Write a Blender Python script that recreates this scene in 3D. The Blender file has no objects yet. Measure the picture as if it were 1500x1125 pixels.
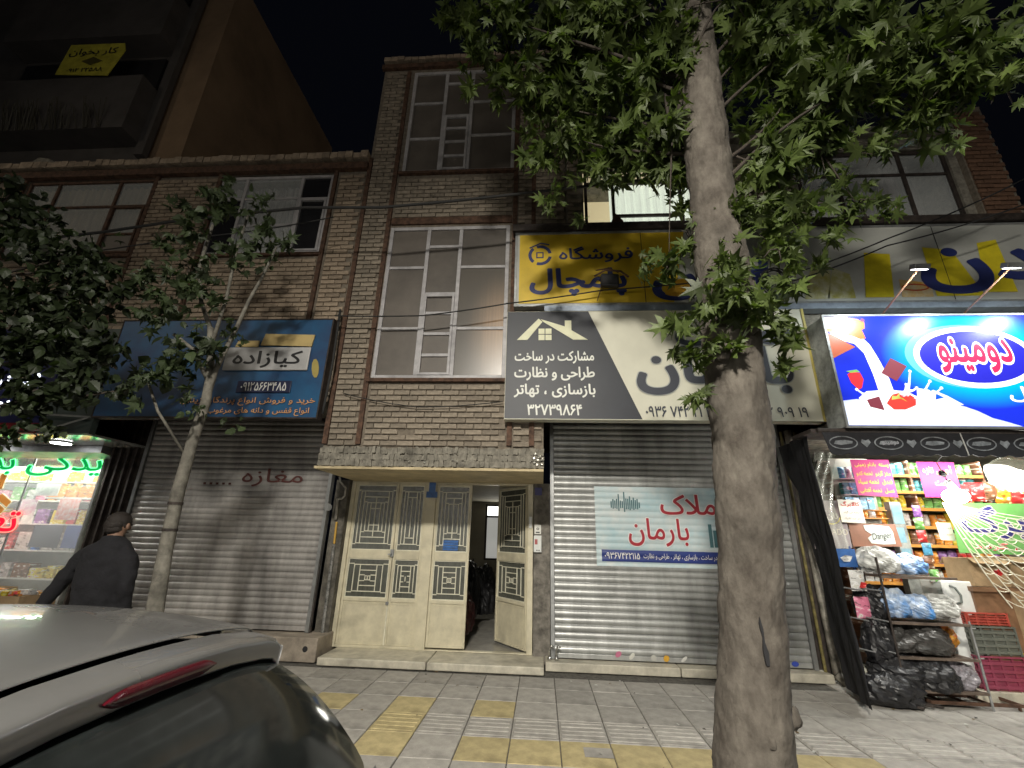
import bpy, math, random
from mathutils import Vector, Matrix, Euler
random.seed(7)
PI = math.pi
SC = bpy.context.scene
COL = SC.collection

# ------------------------------------------------------------------ camera
cd = bpy.data.cameras.new('camera')
cd.sensor_width = 36.0
cd.lens = 15.6
cd.clip_start = 0.05
cd.clip_end = 400
cam = bpy.data.objects.new('camera', cd)
COL.objects.link(cam)
_y, _p, _r = math.radians(-4.1), math.radians(19.2), math.radians(1.45)
_f = Vector((math.sin(_y) * math.cos(_p), math.cos(_y) * math.cos(_p), math.sin(_p)))
_x = Vector((math.cos(_y), -math.sin(_y), 0))
_u = _x.cross(_f)
_x2 = _x * math.cos(_r) + _u * math.sin(_r)
_u2 = -_x * math.sin(_r) + _u * math.cos(_r)
_m = Matrix((_x2, _u2, -_f)).transposed().to_4x4()
_m.translation = (0, 0, 1.55)
cam.matrix_world = _m
SC.camera = cam

# ------------------------------------------------------------------ night sky
W = bpy.data.worlds.new('World')
SC.world = W
W.use_nodes = True
_bg = W.node_tree.nodes['Background']
_bg.inputs[0].default_value = (0.30, 0.36, 0.60, 1)
_bg.inputs[1].default_value = 0.0045

SC.view_settings.view_transform = 'Standard'
SC.view_settings.look = 'None'
SC.view_settings.exposure = 0.0
SC.view_settings.gamma = 1.0
try:
    SC.view_settings.use_curve_mapping = False
except Exception:
    pass
SC.render.engine = 'CYCLES'
SC.cycles.use_denoising = True
SC.cycles.max_bounces = 6
SC.cycles.diffuse_bounces = 3
SC.cycles.glossy_bounces = 3
SC.cycles.transmission_bounces = 4
SC.cycles.transparent_max_bounces = 8
SC.cycles.sample_clamp_indirect = 2.5
SC.cycles.caustics_reflective = False
SC.cycles.caustics_refractive = False

# lamp powers in watts
STREET, FLOOD, BULB, GROC, PARTS, FAR, LEFT, FACING = 1250, 44, 62, 68, 230, 1300, 620, 360  # FAR, LEFT and FACING feed the added fill lights

def lamp(name, kind, loc, target, power, color, size=0.2, angle=None, blend=0.6, parent=None, size_y=None):
    ld = bpy.data.lights.new(name, kind)
    ld.energy = power
    ld.color = color
    if kind == 'AREA':
        ld.shape = 'RECTANGLE' if size_y else 'DISK'
        ld.size = size
        if size_y:
            ld.size_y = size_y
    else:
        ld.shadow_soft_size = size
    if kind == 'SPOT':
        ld.spot_size = math.radians(angle)
        ld.spot_blend = blend
    o = bpy.data.objects.new(name, ld)
    COL.objects.link(o)
    o.location = loc
    d = Vector(target) - Vector(loc)
    o.rotation_euler = d.to_track_quat('-Z', 'Y').to_euler()
    if parent:
        o.parent = parent
        o.location = Vector(loc) - wl(parent)
    return o

# ------------------------------------------------------------------ helpers
def wl(o):
    v = Vector((0, 0, 0))
    while o is not None:
        v += Vector(o.location)
        o = o.parent
    return v

class MB:
    def __init__(s):
        s.v = []; s.f = []; s.m = []
    def add(s, vs, fs, mi=0):
        n = len(s.v)
        s.v += [tuple(v) for v in vs]
        s.f += [tuple(i + n for i in f) for f in fs]
        s.m += [mi] * len(fs)
        return s
    def box(s, x0, y0, z0, x1, y1, z1, mi=0, rot=None, piv=None):
        if x0 > x1: x0, x1 = x1, x0
        if y0 > y1: y0, y1 = y1, y0
        if z0 > z1: z0, z1 = z1, z0
        vs = [Vector(p) for p in ((x0,y0,z0),(x1,y0,z0),(x1,y1,z0),(x0,y1,z0),(x0,y0,z1),(x1,y0,z1),(x1,y1,z1),(x0,y1,z1))]
        if rot is not None:
            c = Vector(piv) if piv is not None else Vector(((x0+x1)/2,(y0+y1)/2,(z0+z1)/2))
            R = Euler(rot).to_matrix()
            vs = [R @ (p - c) + c for p in vs]
        return s.add(vs, [(0,3,2,1),(4,5,6,7),(0,1,5,4),(1,2,6,5),(2,3,7,6),(3,0,4,7)], mi)
    def prism_y(s, pts, y0, y1, mi=0):
        """polygon in x,z (counter-clockwise seen from -y) extruded from y0 (front) to y1"""
        n = len(pts)
        vs = [(p[0], y0, p[1]) for p in pts] + [(p[0], y1, p[1]) for p in pts]
        fs = [tuple(range(n)), tuple(range(2*n-1, n-1, -1))] + [(i, i+n, (i+1) % n + n, (i+1) % n) for i in range(n)]
        return s.add(vs, fs, mi)
    def prism_x(s, pts, x0, x1, mi=0):
        n = len(pts)
        vs = [(x0, p[0], p[1]) for p in pts] + [(x1, p[0], p[1]) for p in pts]
        fs = [tuple(range(n-1, -1, -1)), tuple(range(n, 2*n))] + [(i, (i+1) % n, (i+1) % n + n, i+n) for i in range(n)]
        return s.add(vs, fs, mi)
    def prism_z(s, pts, z0, z1, mi=0):
        n = len(pts)
        vs = [(p[0], p[1], z0) for p in pts] + [(p[0], p[1], z1) for p in pts]
        fs = [tuple(range(n-1, -1, -1)), tuple(range(n, 2*n))] + [(i, (i+1) % n, (i+1) % n + n, i+n) for i in range(n)]
        return s.add(vs, fs, mi)
    def tube(s, pts, r, n=8, mi=0, cap=True, jit=0.0):
        pts = [Vector(p) for p in pts]
        rs = r if isinstance(r, (list, tuple)) else [r] * len(pts)
        base = len(s.v)
        up = None
        for i, p in enumerate(pts):
            d = (pts[min(i+1, len(pts)-1)] - pts[max(i-1, 0)])
            if d.length < 1e-9: d = Vector((0,0,1))
            d.normalize()
            if up is None:
                up = Vector((0,0,1)) if abs(d.z) < 0.9 else Vector((1,0,0))
            a = (up - d * up.dot(d))
            if a.length < 1e-6: a = d.orthogonal()
            a.normalize(); up = a
            b = d.cross(a)
            for k in range(n):
                t = 2*PI*k/n
                rr = rs[i] * (1 + (random.uniform(-jit, jit) if jit else 0))
                s.v.append(tuple(p + (a*math.cos(t) + b*math.sin(t)) * rr))
        for i in range(len(pts)-1):
            for k in range(n):
                k2 = (k+1) % n
                s.f.append((base+i*n+k, base+i*n+k2, base+(i+1)*n+k2, base+(i+1)*n+k)); s.m.append(mi)
        if cap:
            s.f.append(tuple(base+k for k in range(n-1, -1, -1))); s.m.append(mi)
            e = base + (len(pts)-1)*n
            s.f.append(tuple(e+k for k in range(n))); s.m.append(mi)
        return s
    def ball(s, c, r, nu=10, nv=7, mi=0, jit=0.0):
        if not isinstance(r, (list, tuple)): r = (r, r, r)
        base = len(s.v)
        for j in range(nv+1):
            ph = PI*j/nv
            for k in range(nu):
                t = 2*PI*k/nu
                q = 1 + (random.uniform(-jit, jit) if jit else 0)
                s.v.append((c[0]+r[0]*q*math.sin(ph)*math.cos(t), c[1]+r[1]*q*math.sin(ph)*math.sin(t), c[2]+r[2]*q*math.cos(ph)))
        for j in range(nv):
            for k in range(nu):
                k2 = (k+1) % nu
                s.f.append((base+j*nu+k, base+(j+1)*nu+k, base+(j+1)*nu+k2, base+j*nu+k2)); s.m.append(mi)
        return s
    def mesh(s, name, mats, off=(0,0,0), smooth=False):
        me = bpy.data.meshes.new(name)
        ox, oy, oz = off
        me.from_pydata([(x-ox, y-oy, z-oz) for x, y, z in s.v], [], s.f)
        if not isinstance(mats, (list, tuple)): mats = [mats]
        for m in mats: me.materials.append(m)
        if len(mats) > 1:
            me.polygons.foreach_set('material_index', s.m)
        if smooth:
            me.polygons.foreach_set('use_smooth', [True]*len(me.polygons))
        me.update()
        return me

def tag(o, label=None, cat=None, group=None, kind=None):
    if label: o['label'] = label
    if cat: o['category'] = cat
    if group: o['group'] = group
    if kind: o['kind'] = kind
    return o

def thing(name, label, cat, loc, group=None, kind=None):
    o = bpy.data.objects.new(name, None)
    o.empty_display_size = 0.1
    COL.objects.link(o)
    o.location = loc
    return tag(o, label, cat, group, kind)

def obj(name, mb, mat, parent=None, smooth=False, bevel=0, label=None, kind=None):
    if parent is not None:
        off = wl(parent)
    else:
        xs = [v[0] for v in mb.v]; ys = [v[1] for v in mb.v]; zs = [v[2] for v in mb.v]
        off = Vector(((min(xs)+max(xs))/2, (min(ys)+max(ys))/2, min(zs)))
    me = mb.mesh(name, mat, off, smooth)
    o = bpy.data.objects.new(name, me)
    COL.objects.link(o)
    if parent is not None: o.parent = parent
    else: o.location = off
    if bevel:
        b = o.modifiers.new('bevel', 'BEVEL'); b.width = bevel; b.segments = 2; b.limit_method = 'ANGLE'
    if label: o['label'] = label
    if kind: o['kind'] = kind
    return o

def piece(name, me, loc, parent, rot=None, scale=None):
    """one more piece that shares a mesh; loc in metres in the world"""
    o = bpy.data.objects.new(name, me)
    COL.objects.link(o)
    o.parent = parent
    o.location = Vector(loc) - (wl(parent) if parent else Vector((0,0,0)))
    if rot: o.rotation_euler = rot
    if scale: o.scale = scale
    return o

# ------------------------------------------------------------------ materials
def mat(name, col, rough=0.7, metal=0.0, var=0.15, scale=6.0, bump=0.0, bscale=40.0, emit=0.0, ecol=None, rnd=0.0,
        col2=None, stain=0.0, alpha=1.0, trans=0.0, spec=0.5, stretch=None, pos=False):
    m = bpy.data.materials.new(name)
    m.use_nodes = True
    nt = m.node_tree; N = nt.nodes; L = nt.links
    b = N['Principled BSDF']
    b.inputs['Roughness'].default_value = rough
    b.inputs['Metallic'].default_value = metal
    b.inputs['Specular IOR Level'].default_value = spec
    b.inputs['Base Color'].default_value = (*col, 1)
    tc = N.new('ShaderNodeTexCoord')
    src = tc.outputs['Object']
    if pos: src = N.new('ShaderNodeNewGeometry').outputs['Position']
    if stretch:
        mp = N.new('ShaderNodeMapping'); mp.inputs['Scale'].default_value = stretch
        L.new(src, mp.inputs[0]); src = mp.outputs[0]
    cur = None
    if var > 0 or col2:
        nz = N.new('ShaderNodeTexNoise'); nz.inputs['Scale'].default_value = scale; nz.inputs['Detail'].default_value = 6
        nz.inputs['Roughness'].default_value = 0.65
        L.new(src, nz.inputs['Vector'])
        rp = N.new('ShaderNodeValToRGB')
        c2 = col2 if col2 else tuple(c*(1-var*1.6) for c in col)
        c1 = col if col2 else tuple(min(1, c*(1+var)) for c in col)
        rp.color_ramp.elements[0].position = 0.32; rp.color_ramp.elements[0].color = (*c2, 1)
        rp.color_ramp.elements[1].position = 0.66; rp.color_ramp.elements[1].color = (*c1, 1)
        L.new(nz.outputs['Fac'], rp.inputs['Fac'])
        cur = rp.outputs['Color']
        L.new(cur, b.inputs['Base Color'])
    if rnd > 0:
        oi = N.new('ShaderNodeObjectInfo'); ge = N.new('ShaderNodeNewGeometry')
        ad = N.new('ShaderNodeMath'); ad.operation = 'ADD'
        L.new(oi.outputs['Random'], ad.inputs[0]); L.new(ge.outputs['Random Per Island'], ad.inputs[1])
        fr = N.new('ShaderNodeMath'); fr.operation = 'FRACT'; L.new(ad.outputs[0], fr.inputs[0])
        mr = N.new('ShaderNodeMapRange'); mr.inputs['To Min'].default_value = 1-rnd; mr.inputs['To Max'].default_value = 1+rnd
        L.new(fr.outputs[0], mr.inputs[0])
        mx = N.new('ShaderNodeVectorMath'); mx.operation = 'SCALE'
        if cur is None:
            rgb = N.new('ShaderNodeRGB'); rgb.outputs[0].default_value = (*col, 1); cur = rgb.outputs[0]
        L.new(cur, mx.inputs[0]); L.new(mr.outputs[0], mx.inputs['Scale'])
        cur = mx.outputs[0]
        L.new(cur, b.inputs['Base Color'])
    if stain > 0:
        n2 = N.new('ShaderNodeTexNoise'); n2.inputs['Scale'].default_value = scale*0.27; n2.inputs['Detail'].default_value = 8
        n2.inputs['Distortion'].default_value = 0.6
        L.new(src, n2.inputs['Vector'])
        r2 = N.new('ShaderNodeMapRange'); r2.inputs['From Min'].default_value = 0.52; r2.inputs['From Max'].default_value = 0.72
        r2.inputs['To Min'].default_value = 1.0; r2.inputs['To Max'].default_value = 1-stain
        L.new(n2.outputs['Fac'], r2.inputs[0])
        mx = N.new('ShaderNodeVectorMath'); mx.operation = 'SCALE'
        if cur is None:
            rgb = N.new('ShaderNodeRGB'); rgb.outputs[0].default_value = (*col, 1); cur = rgb.outputs[0]
        L.new(cur, mx.inputs[0]); L.new(r2.outputs[0], mx.inputs['Scale'])
        cur = mx.outputs[0]
        L.new(cur, b.inputs['Base Color'])
        r3 = N.new('ShaderNodeMapRange'); r3.inputs['To Min'].default_value = max(0, rough-0.12); r3.inputs['To Max'].default_value = min(1, rough+0.15)
        L.new(n2.outputs['Fac'], r3.inputs[0]); L.new(r3.outputs[0], b.inputs['Roughness'])
    if bump > 0:
        n3 = N.new('ShaderNodeTexNoise'); n3.inputs['Scale'].default_value = bscale; n3.inputs['Detail'].default_value = 5
        L.new(src, n3.inputs['Vector'])
        bp = N.new('ShaderNodeBump'); bp.inputs['Strength'].default_value = bump; bp.inputs['Distance'].default_value = 0.01
        L.new(n3.outputs['Fac'], bp.inputs['Height']); L.new(bp.outputs[0], b.inputs['Normal'])
    if emit > 0:
        b.inputs['Emission Color'].default_value = (*(ecol or col), 1)
        b.inputs['Emission Strength'].default_value = emit
    if trans > 0:
        b.inputs['Transmission Weight'].default_value = trans
    if alpha < 1:
        b.inputs['Alpha'].default_value = alpha
    return m

def flat(name, col, rough=0.55, emit=0.0):
    return mat(name, col, rough=rough, var=0.0 if emit else 0.08, scale=5, emit=emit)

def brick_mat(name, c, rough=0.85):
    return mat(name, c, rough=rough, var=0.22, scale=14, bump=0.6, bscale=60, rnd=0.22, stain=0.25)

# ------------------------------------------------------------------ Persian lettering
_DUAL = {'ب':0xFE8F,'پ':0xFB56,'ت':0xFE95,'ث':0xFE99,'ج':0xFE9D,'چ':0xFB7A,'ح':0xFEA1,'خ':0xFEA5,'س':0xFEB1,'ش':0xFEB5,
         'ص':0xFEB9,'ض':0xFEBD,'ط':0xFEC1,'ظ':0xFEC5,'ع':0xFEC9,'غ':0xFECD,'ف':0xFED1,'ق':0xFED5,'ک':0xFB8E,'گ':0xFB92,
         'ل':0xFEDD,'م':0xFEE1,'ن':0xFEE5,'ه':0xFEE9,'ی':0xFBFC}
_RIGHT = {'ا':0xFE8D,'آ':0xFE81,'د':0xFEA9,'ذ':0xFEAB,'ر':0xFEAD,'ز':0xFEAF,'ژ':0xFB8A,'و':0xFEED,'#':0xFEFB}
def shape_word(w):
    w = w.replace('لا', '#')
    out = []
    for i, c in enumerate(w):
        prev = i > 0 and (w[i-1] in _DUAL or w[i-1] == 'ـ')
        nxt = i+1 < len(w) and (w[i+1] in _DUAL or w[i+1] in _RIGHT or w[i+1] == 'ـ')
        if c in _DUAL:
            b = _DUAL[c]
            out.append(chr(b + (3 if prev and nxt else 1 if prev else 2 if nxt else 0)))
        elif c in _RIGHT:
            out.append(chr(_RIGHT[c] + (1 if prev else 0)))
        else:
            out.append(c)
    return ''.join(reversed(out))
_DIG = set('۰۱۲۳۴۵۶۷۸۹0123456789')
def fa(s):
    if all(c in _DIG or c == ' ' for c in s): return s
    ws = [w if w and all(c in _DIG for c in w) else shape_word(w) for w in s.split(' ')]
    return ' '.join(reversed(ws))

from mathutils.geometry import delaunay_2d_cdt
def _contours(me):
    nxt = {}
    for e in me.edges:
        a, b = e.vertices
        nxt.setdefault(a, []).append(b); nxt.setdefault(b, []).append(a)
    seen = set(); out = []
    for v in range(len(me.vertices)):
        if v in seen or v not in nxt: continue
        loop = [v]; seen.add(v); cur = nxt[v][0] if (v+1) not in nxt[v] else v+1
        while cur not in seen:
            loop.append(cur); seen.add(cur)
            c = [k for k in nxt[cur] if k not in seen]
            if not c: break
            cur = c[0]
        P_ = []
        for k in loop:
            p = (me.vertices[k].co.x, me.vertices[k].co.y)
            if not P_ or abs(p[0]-P_[-1][0])+abs(p[1]-P_[-1][1]) > 1e-5: P_.append(p)
        if len(P_) > 2: out.append(P_)
    return out
def _area(p): return sum(p[i][0]*p[(i+1)%len(p)][1]-p[(i+1)%len(p)][0]*p[i][1] for i in range(len(p)))/2
def _inside(pt, poly):
    x, y = pt; r = False
    for i in range(len(poly)):
        (ax,ay),(bx,by) = poly[i], poly[i-1]
        if (ay > y) != (by > y) and x < (bx-ax)*(y-ay)/(by-ay+1e-12)+ax: r = not r
    return r
def glyph_mesh(me):
    """fills the outlines of the letters: a triangle stays where the winding number is not zero"""
    cs = [c for c in _contours(me) if abs(_area(c)) > 1e-6]
    V0 = []; E0 = []
    for c in cs:
        n0 = len(V0); V0 += [Vector(p) for p in c]; E0 += [(n0+i, n0+(i+1) % len(c)) for i in range(len(c))]
    vs, es, fs, _a, _b, _c = delaunay_2d_cdt(V0, E0, [], 0, 1e-5)
    bb = [(min(p[0] for p in c), max(p[0] for p in c), min(p[1] for p in c), max(p[1] for p in c), 1 if _area(c) > 0 else -1, c) for c in cs]
    F = []
    for f in fs:
        x = sum(vs[i].x for i in f)/len(f); y = sum(vs[i].y for i in f)/len(f)
        w = 0
        for a, b, c, d, s_, poly in bb:
            if a <= x <= b and c <= y <= d and _inside((x, y), poly): w += s_
        if w != 0: F.append(tuple(f))
    return [(v.x, v.y) for v in vs], F, [0]*len(vs)

def text(s, x0, x1, z0, z1, y, m, parent, bold=0.0, depth=0.003, name='lettering', raw=False, shear=0.0, rot=0.0, spacing=1.0):
    """lettering fitted into x0..x1, z0..z1 on the plane y, facing the street (-y)"""
    cu = bpy.data.curves.new('lettering_curve', 'FONT')
    cu.body = s if raw else fa(s)
    cu.resolution_u = 3
    cu.fill_mode = 'NONE'
    cu.shear = shear
    cu.space_character = spacing
    to = bpy.data.objects.new('lettering_curve', cu)
    COL.objects.link(to)
    bpy.context.view_layer.update()
    dg = bpy.context.evaluated_depsgraph_get()
    me0 = bpy.data.meshes.new_from_object(to.evaluated_get(dg))
    vs, fs0, lay = glyph_mesh(me0)
    bpy.data.objects.remove(to); bpy.data.meshes.remove(me0); bpy.data.curves.remove(cu)
    ax, bx = min(v[0] for v in vs), max(v[0] for v in vs)
    az, bz = min(v[1] for v in vs), max(v[1] for v in vs)
    sx = (x1-x0)/(bx-ax); sz = (z1-z0)/(bz-az)
    off = wl(parent)
    cx, cz = (x0+x1)/2, (z0+z1)/2
    cr, sr = math.cos(rot), math.sin(rot)
    P = []; fs = []
    # stroke weight: thin sheets of the same glyphs laid round the first one
    cop = [(0.0, 0.0)]
    if bold > 0:
        n_ = 6 if bold < 0.03 else 12
        cop += [(bold*0.9*math.cos(2*PI*k/n_), bold*0.9*math.sin(2*PI*k/n_)) for k in range(n_)]
    for c_, (da, dc) in enumerate(cop):
        n0 = len(P)
        for (a, c), l_ in zip(vs, lay):
            X = x0+(a+da-ax)*sx - cx; Z = z0+(c+dc-az)*sz - cz
            P.append((cx + X*cr - Z*sr - off.x, y - depth - 0.00006*c_ - 0.00002*l_ - off.y, cz + X*sr + Z*cr - off.z))
        fs += [tuple(i+n0 for i in f) for f in fs0]
    me = bpy.data.meshes.new(name)
    me.from_pydata(P, [], fs)
    me.materials.append(m)
    o = bpy.data.objects.new(name, me)
    COL.objects.link(o); o.parent = parent
    return o

def ellipse(cx, cz, rx, rz, n=40, a0=0.0, a1=2*PI, rot=0.0):
    out = []
    for i in range(n):
        t = a0 + (a1-a0)*i/(n if abs(a1-a0-2*PI) < 1e-6 else n-1)
        X, Z = rx*math.cos(t), rz*math.sin(t)
        out.append((cx+X*math.cos(rot)-Z*math.sin(rot), cz+X*math.sin(rot)+Z*math.cos(rot)))
    return out

def ring(mb, cx, cz, rx, rz, w, y0, y1, n=40, a0=0.0, a1=2*PI, mi=0):
    full = abs(a1-a0-2*PI) < 1e-6
    O = ellipse(cx, cz, rx, rz, n, a0, a1); I = ellipse(cx, cz, rx-w, rz-w, n, a0, a1)
    for i in range(n if full else n-1):
        j = (i+1) % n
        mb.prism_y([O[i], O[j], I[j], I[i]][::-1] , y0, y1, mi)

ORD = ['first','second','third','fourth','fifth','sixth','seventh','eighth','ninth','tenth','eleventh','twelfth','thirteenth','fourteenth','fifteenth','sixteenth']

# ------------------------------------------------------------------ shared materials
M = {}
M['asphalt'] = mat('asphalt', (0.05,0.05,0.05), 0.9, var=0.3, scale=30, bump=0.7, bscale=120)
M['mortar_bed'] = mat('joint_bed', (0.10,0.095,0.085), 0.95, var=0.3, scale=20, bump=0.4)
M['tile_grey'] = mat('grey_paving', (0.34,0.325,0.298), 0.66, var=0.14, scale=9, bump=0.3, bscale=90, rnd=0.12, stain=0.38)
M['tile_yellow'] = mat('yellow_paving', (0.43,0.36,0.19), 0.62, var=0.16, scale=9, bump=0.25, bscale=90, rnd=0.10, stain=0.40)
M['kerb'] = mat('kerb_concrete', (0.33,0.32,0.30), 0.85, var=0.2, scale=8, bump=0.5, stain=0.4)
M['stone'] = mat('pale_step_stone', (0.52,0.49,0.40), 0.55, var=0.16, scale=7, bump=0.25, bscale=50, stain=0.4)
M['brick_tower'] = brick_mat('grey_painted_brick', (0.25,0.212,0.165))
M['brick_tan'] = brick_mat('tan_brick', (0.31,0.245,0.18))
M['mortar'] = mat('mortar', (0.175,0.148,0.115), 0.95, var=0.25, scale=16, bump=0.5)
M['plaster'] = mat('rough_plaster', (0.22,0.205,0.17), 0.95, var=0.3, scale=12, bump=0.9, bscale=30, stain=0.5)
M['cream_render'] = mat('cream_ceiling_paint', (0.54,0.45,0.28), 0.8, var=0.15, scale=5, stain=0.3)
M['dark_iron'] = mat('dark_iron', (0.045,0.035,0.03), 0.7, metal=0.3, var=0.4, scale=12, bump=0.3)
M['rust_iron'] = mat('rusty_iron', (0.10,0.055,0.035), 0.8, metal=0.2, var=0.4, scale=14, bump=0.4)
M['white_frame'] = mat('white_window_frame', (0.42,0.41,0.42), 0.5, var=0.15, scale=8, stain=0.35)
M['frost'] = mat('frosted_glass', (0.115,0.10,0.085), 0.55, var=0.22, scale=1.3, bump=0.1, bscale=80, spec=0.6)
M['dark_glass'] = mat('dark_glass', (0.018,0.018,0.02), 0.08, var=0.1, spec=0.6)
M['galv'] = mat('galvanised_slat', (0.44,0.45,0.44), 0.38, metal=0.42, var=0.16, scale=2.6, bump=0.12, bscale=9, rnd=0.05, stain=0.42, pos=True, stretch=(2.4,1,0.55))
M['galv_warm'] = mat('weathered_slat', (0.41,0.395,0.38), 0.42, metal=0.36, var=0.18, scale=2.4, bump=0.12, bscale=9, rnd=0.07, stain=0.5, pos=True, stretch=(2.4,1,0.55))
M['steel'] = mat('grey_steel', (0.35,0.36,0.36), 0.4, metal=0.6, var=0.15, scale=10, stain=0.3)
M['cream_paint'] = mat('cream_door_paint', (0.60,0.555,0.41), 0.42, var=0.10, scale=6, bump=0.08, stain=0.38)
M['cream_edge'] = mat('cream_bar_paint', (0.72,0.70,0.57), 0.4, var=0.10, scale=9, stain=0.2)
M['ripple'] = mat('rippled_glass', (0.095,0.10,0.085), 0.18, var=0.2, scale=4, bump=0.5, bscale=26, stretch=(6,1,1), spec=0.8)
M['black'] = flat('black_paint', (0.02,0.02,0.022), 0.5)
M['cloth_black'] = mat('black_canvas', (0.010,0.010,0.013), 0.8, var=0.3, scale=6, bump=0.5, bscale=14)
M['white_plastic'] = mat('white_plastic', (0.7,0.72,0.7), 0.35, var=0.06, scale=5, stain=0.1)
M['cardboard'] = mat('cardboard', (0.36,0.25,0.14), 0.85, var=0.12, scale=10, bump=0.15, stain=0.2)
M['rubber'] = flat('black_rubber', (0.02,0.02,0.02), 0.8)
M['bark'] = mat('plane_bark', (0.055,0.046,0.037), 0.95, var=0.3, scale=9, bump=1.0, bscale=34, col2=(0.135,0.12,0.10), stain=0.6, stretch=(1,1,0.6))
M['twig'] = mat('twig_bark', (0.045,0.036,0.028), 0.9, var=0.2, scale=9)
M['bark_pale'] = mat('pale_sapling_bark', (0.16,0.15,0.125), 0.85, var=0.3, scale=12, bump=0.6, bscale=30, stain=0.5)
def leaf_mat(name, c, c2, tr):
    m = mat(name, c, 0.5, var=0.0, scale=3, rnd=0.5, col2=c2, spec=0.4)
    nt = m.node_tree; N = nt.nodes; L = nt.links
    b = N['Principled BSDF']; out = N['Material Output']
    t = N.new('ShaderNodeBsdfTranslucent'); mx = N.new('ShaderNodeMixShader'); mx.inputs[0].default_value = tr
    src = b.inputs['Base Color'].links[0].from_socket
    h = N.new('ShaderNodeVectorMath'); h.operation = 'MULTIPLY'; h.inputs[1].default_value = (1.25, 1.5, 0.6)
    L.new(src, h.inputs[0]); L.new(h.outputs[0], t.inputs['Color'])
    L.new(b.outputs[0], mx.inputs[1]); L.new(t.outputs[0], mx.inputs[2]); L.new(mx.outputs[0], out.inputs['Surface'])
    return m
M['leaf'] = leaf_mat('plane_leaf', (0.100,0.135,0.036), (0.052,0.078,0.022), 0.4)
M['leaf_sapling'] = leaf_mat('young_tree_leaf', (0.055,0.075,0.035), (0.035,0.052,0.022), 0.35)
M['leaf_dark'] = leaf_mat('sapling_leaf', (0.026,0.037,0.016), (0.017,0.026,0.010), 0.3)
# ================================================================== GROUND
g = MB(); g.box(-150,-150,-0.6,150,150,-0.26)
obj('ground', g, M['asphalt'], kind='structure')
g = MB(); g.box(-60,-14,-0.255,60,2.6,-0.2)
obj('road', g, M['asphalt'], kind='structure')
g = MB()
for i in range(-16, 17):
    g.box(i*0.8+0.004, 2.6, -0.25, i*0.8+0.796, 2.735, 0.004)
obj('kerb', g, M['kerb'], kind='structure', bevel=0.008)
g = MB(); g.box(-60,2.735,-0.25,60,14,-0.012)
pavement = obj('pavement', g, M['mortar_bed'], kind='structure')
TP = 0.405; YS = [2.75,3.10,3.53,3.965,4.40,4.835,5.27,5.705,6.14,6.575]
def tile_mesh(name, dy, m, ridged=False):
    b = MB()
    h = TP/2-0.004; d = dy/2-0.004; c = 0.005
    vs = [(-h,-d,-0.03),(h,-d,-0.03),(h,d,-0.03),(-h,d,-0.03),(-h,-d,-c),(h,-d,-c),(h,d,-c),(-h,d,-c),
          (-h+c,-d+c,0),(h-c,-d+c,0),(h-c,d-c,0),(-h+c,d-c,0)]
    b.add(vs, [(0,1,5,4),(1,2,6,5),(2,3,7,6),(3,0,4,7),(4,5,9,8),(5,6,10,9),(6,7,11,10),(7,4,8,11),(8,9,10,11)])
    if ridged:
        for k in range(5):
            y = -d+0.045+k*(2*d-0.09)/4
            b.prism_x([(y-0.02,0.0004),(y+0.02,0.0004),(y+0.011,0.006),(y-0.011,0.006)], -h+0.02, h-0.02)
    return b.mesh(name, m)
TM = {}
def tile(x, j, colr, ridged):
    dy = YS[j+1]-YS[j]
    key = (round(dy,3), colr, ridged)
    if key not in TM:
        TM[key] = tile_mesh('paving_tile_mesh', dy, M['tile_'+colr], ridged)
    piece('paving_tile', TM[key], (x, (YS[j]+YS[j+1])/2, random.uniform(-0.0015,0.0015)), pavement,
          rot=(random.uniform(-.007,.007), random.uniform(-.007,.007), random.uniform(-.004,.004)))
for k in range(-13, 19):
    x = 0.15+TP*(k-0.5)
    for j in range(len(YS)-1):
        if j == 8 and (k < 9 ): continue
        colr = 'grey'; rid = (j == 4 and k > -4)
        if j == 3 and (-1 <= k <= 6): colr = 'yellow'
        if k == -3 and j in (3,4,5): colr = 'yellow'; rid = (j == 4)
        if k == -1 and j == 5: colr = 'yellow'
        if k == -5 and j in (5,): colr = 'yellow'
        tile(x, j, colr, rid)
far = MB()
for k in list(range(-34,-13))+list(range(19,34)):
    x = 0.15+TP*(k-0.5)
    for j in range(len(YS)-1):
        far.box(x-TP/2+.004, YS[j]+.004, -.03, x+TP/2-.004, YS[j+1]-.004, 0)
obj('paving_tiles_beyond', far, M['tile_grey'], pavement, kind='stuff')
random.seed(77); lt = MB()
for i in range(90):
    x, y, s_ = random.uniform(-2.2,6.5), random.uniform(3.4,6.15), random.uniform(0.008,0.03)
    a_ = random.random()*6
    lt.add([(x+s_*math.cos(a_),y+s_*math.sin(a_),0.006),(x+s_*0.5*math.cos(a_+1.6),y+s_*0.5*math.sin(a_+1.6),0.012),(x-s_*math.cos(a_),y-s_*math.sin(a_),0.007),(x+s_*0.5*math.cos(a_-1.6),y+s_*0.5*math.sin(a_-1.6),0.006)],[(0,1,2,3)],random.randrange(3))
o = obj('litter', lt, [mat('dry_leaf_litter',(0.16,0.11,0.05),0.9),mat('dark_crumbs',(0.05,0.045,0.04),0.9),mat('paper_bits',(0.5,0.5,0.47),0.9)]); tag(o,'scattered dry leaf bits and paper crumbs on the paving','litter',kind='stuff')
pt = MB(); pt.box(0.33,4.13,0.0025,0.55,4.30,0.0032)
obj('tile_patch', pt, M['tile_grey'], pavement)

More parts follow.
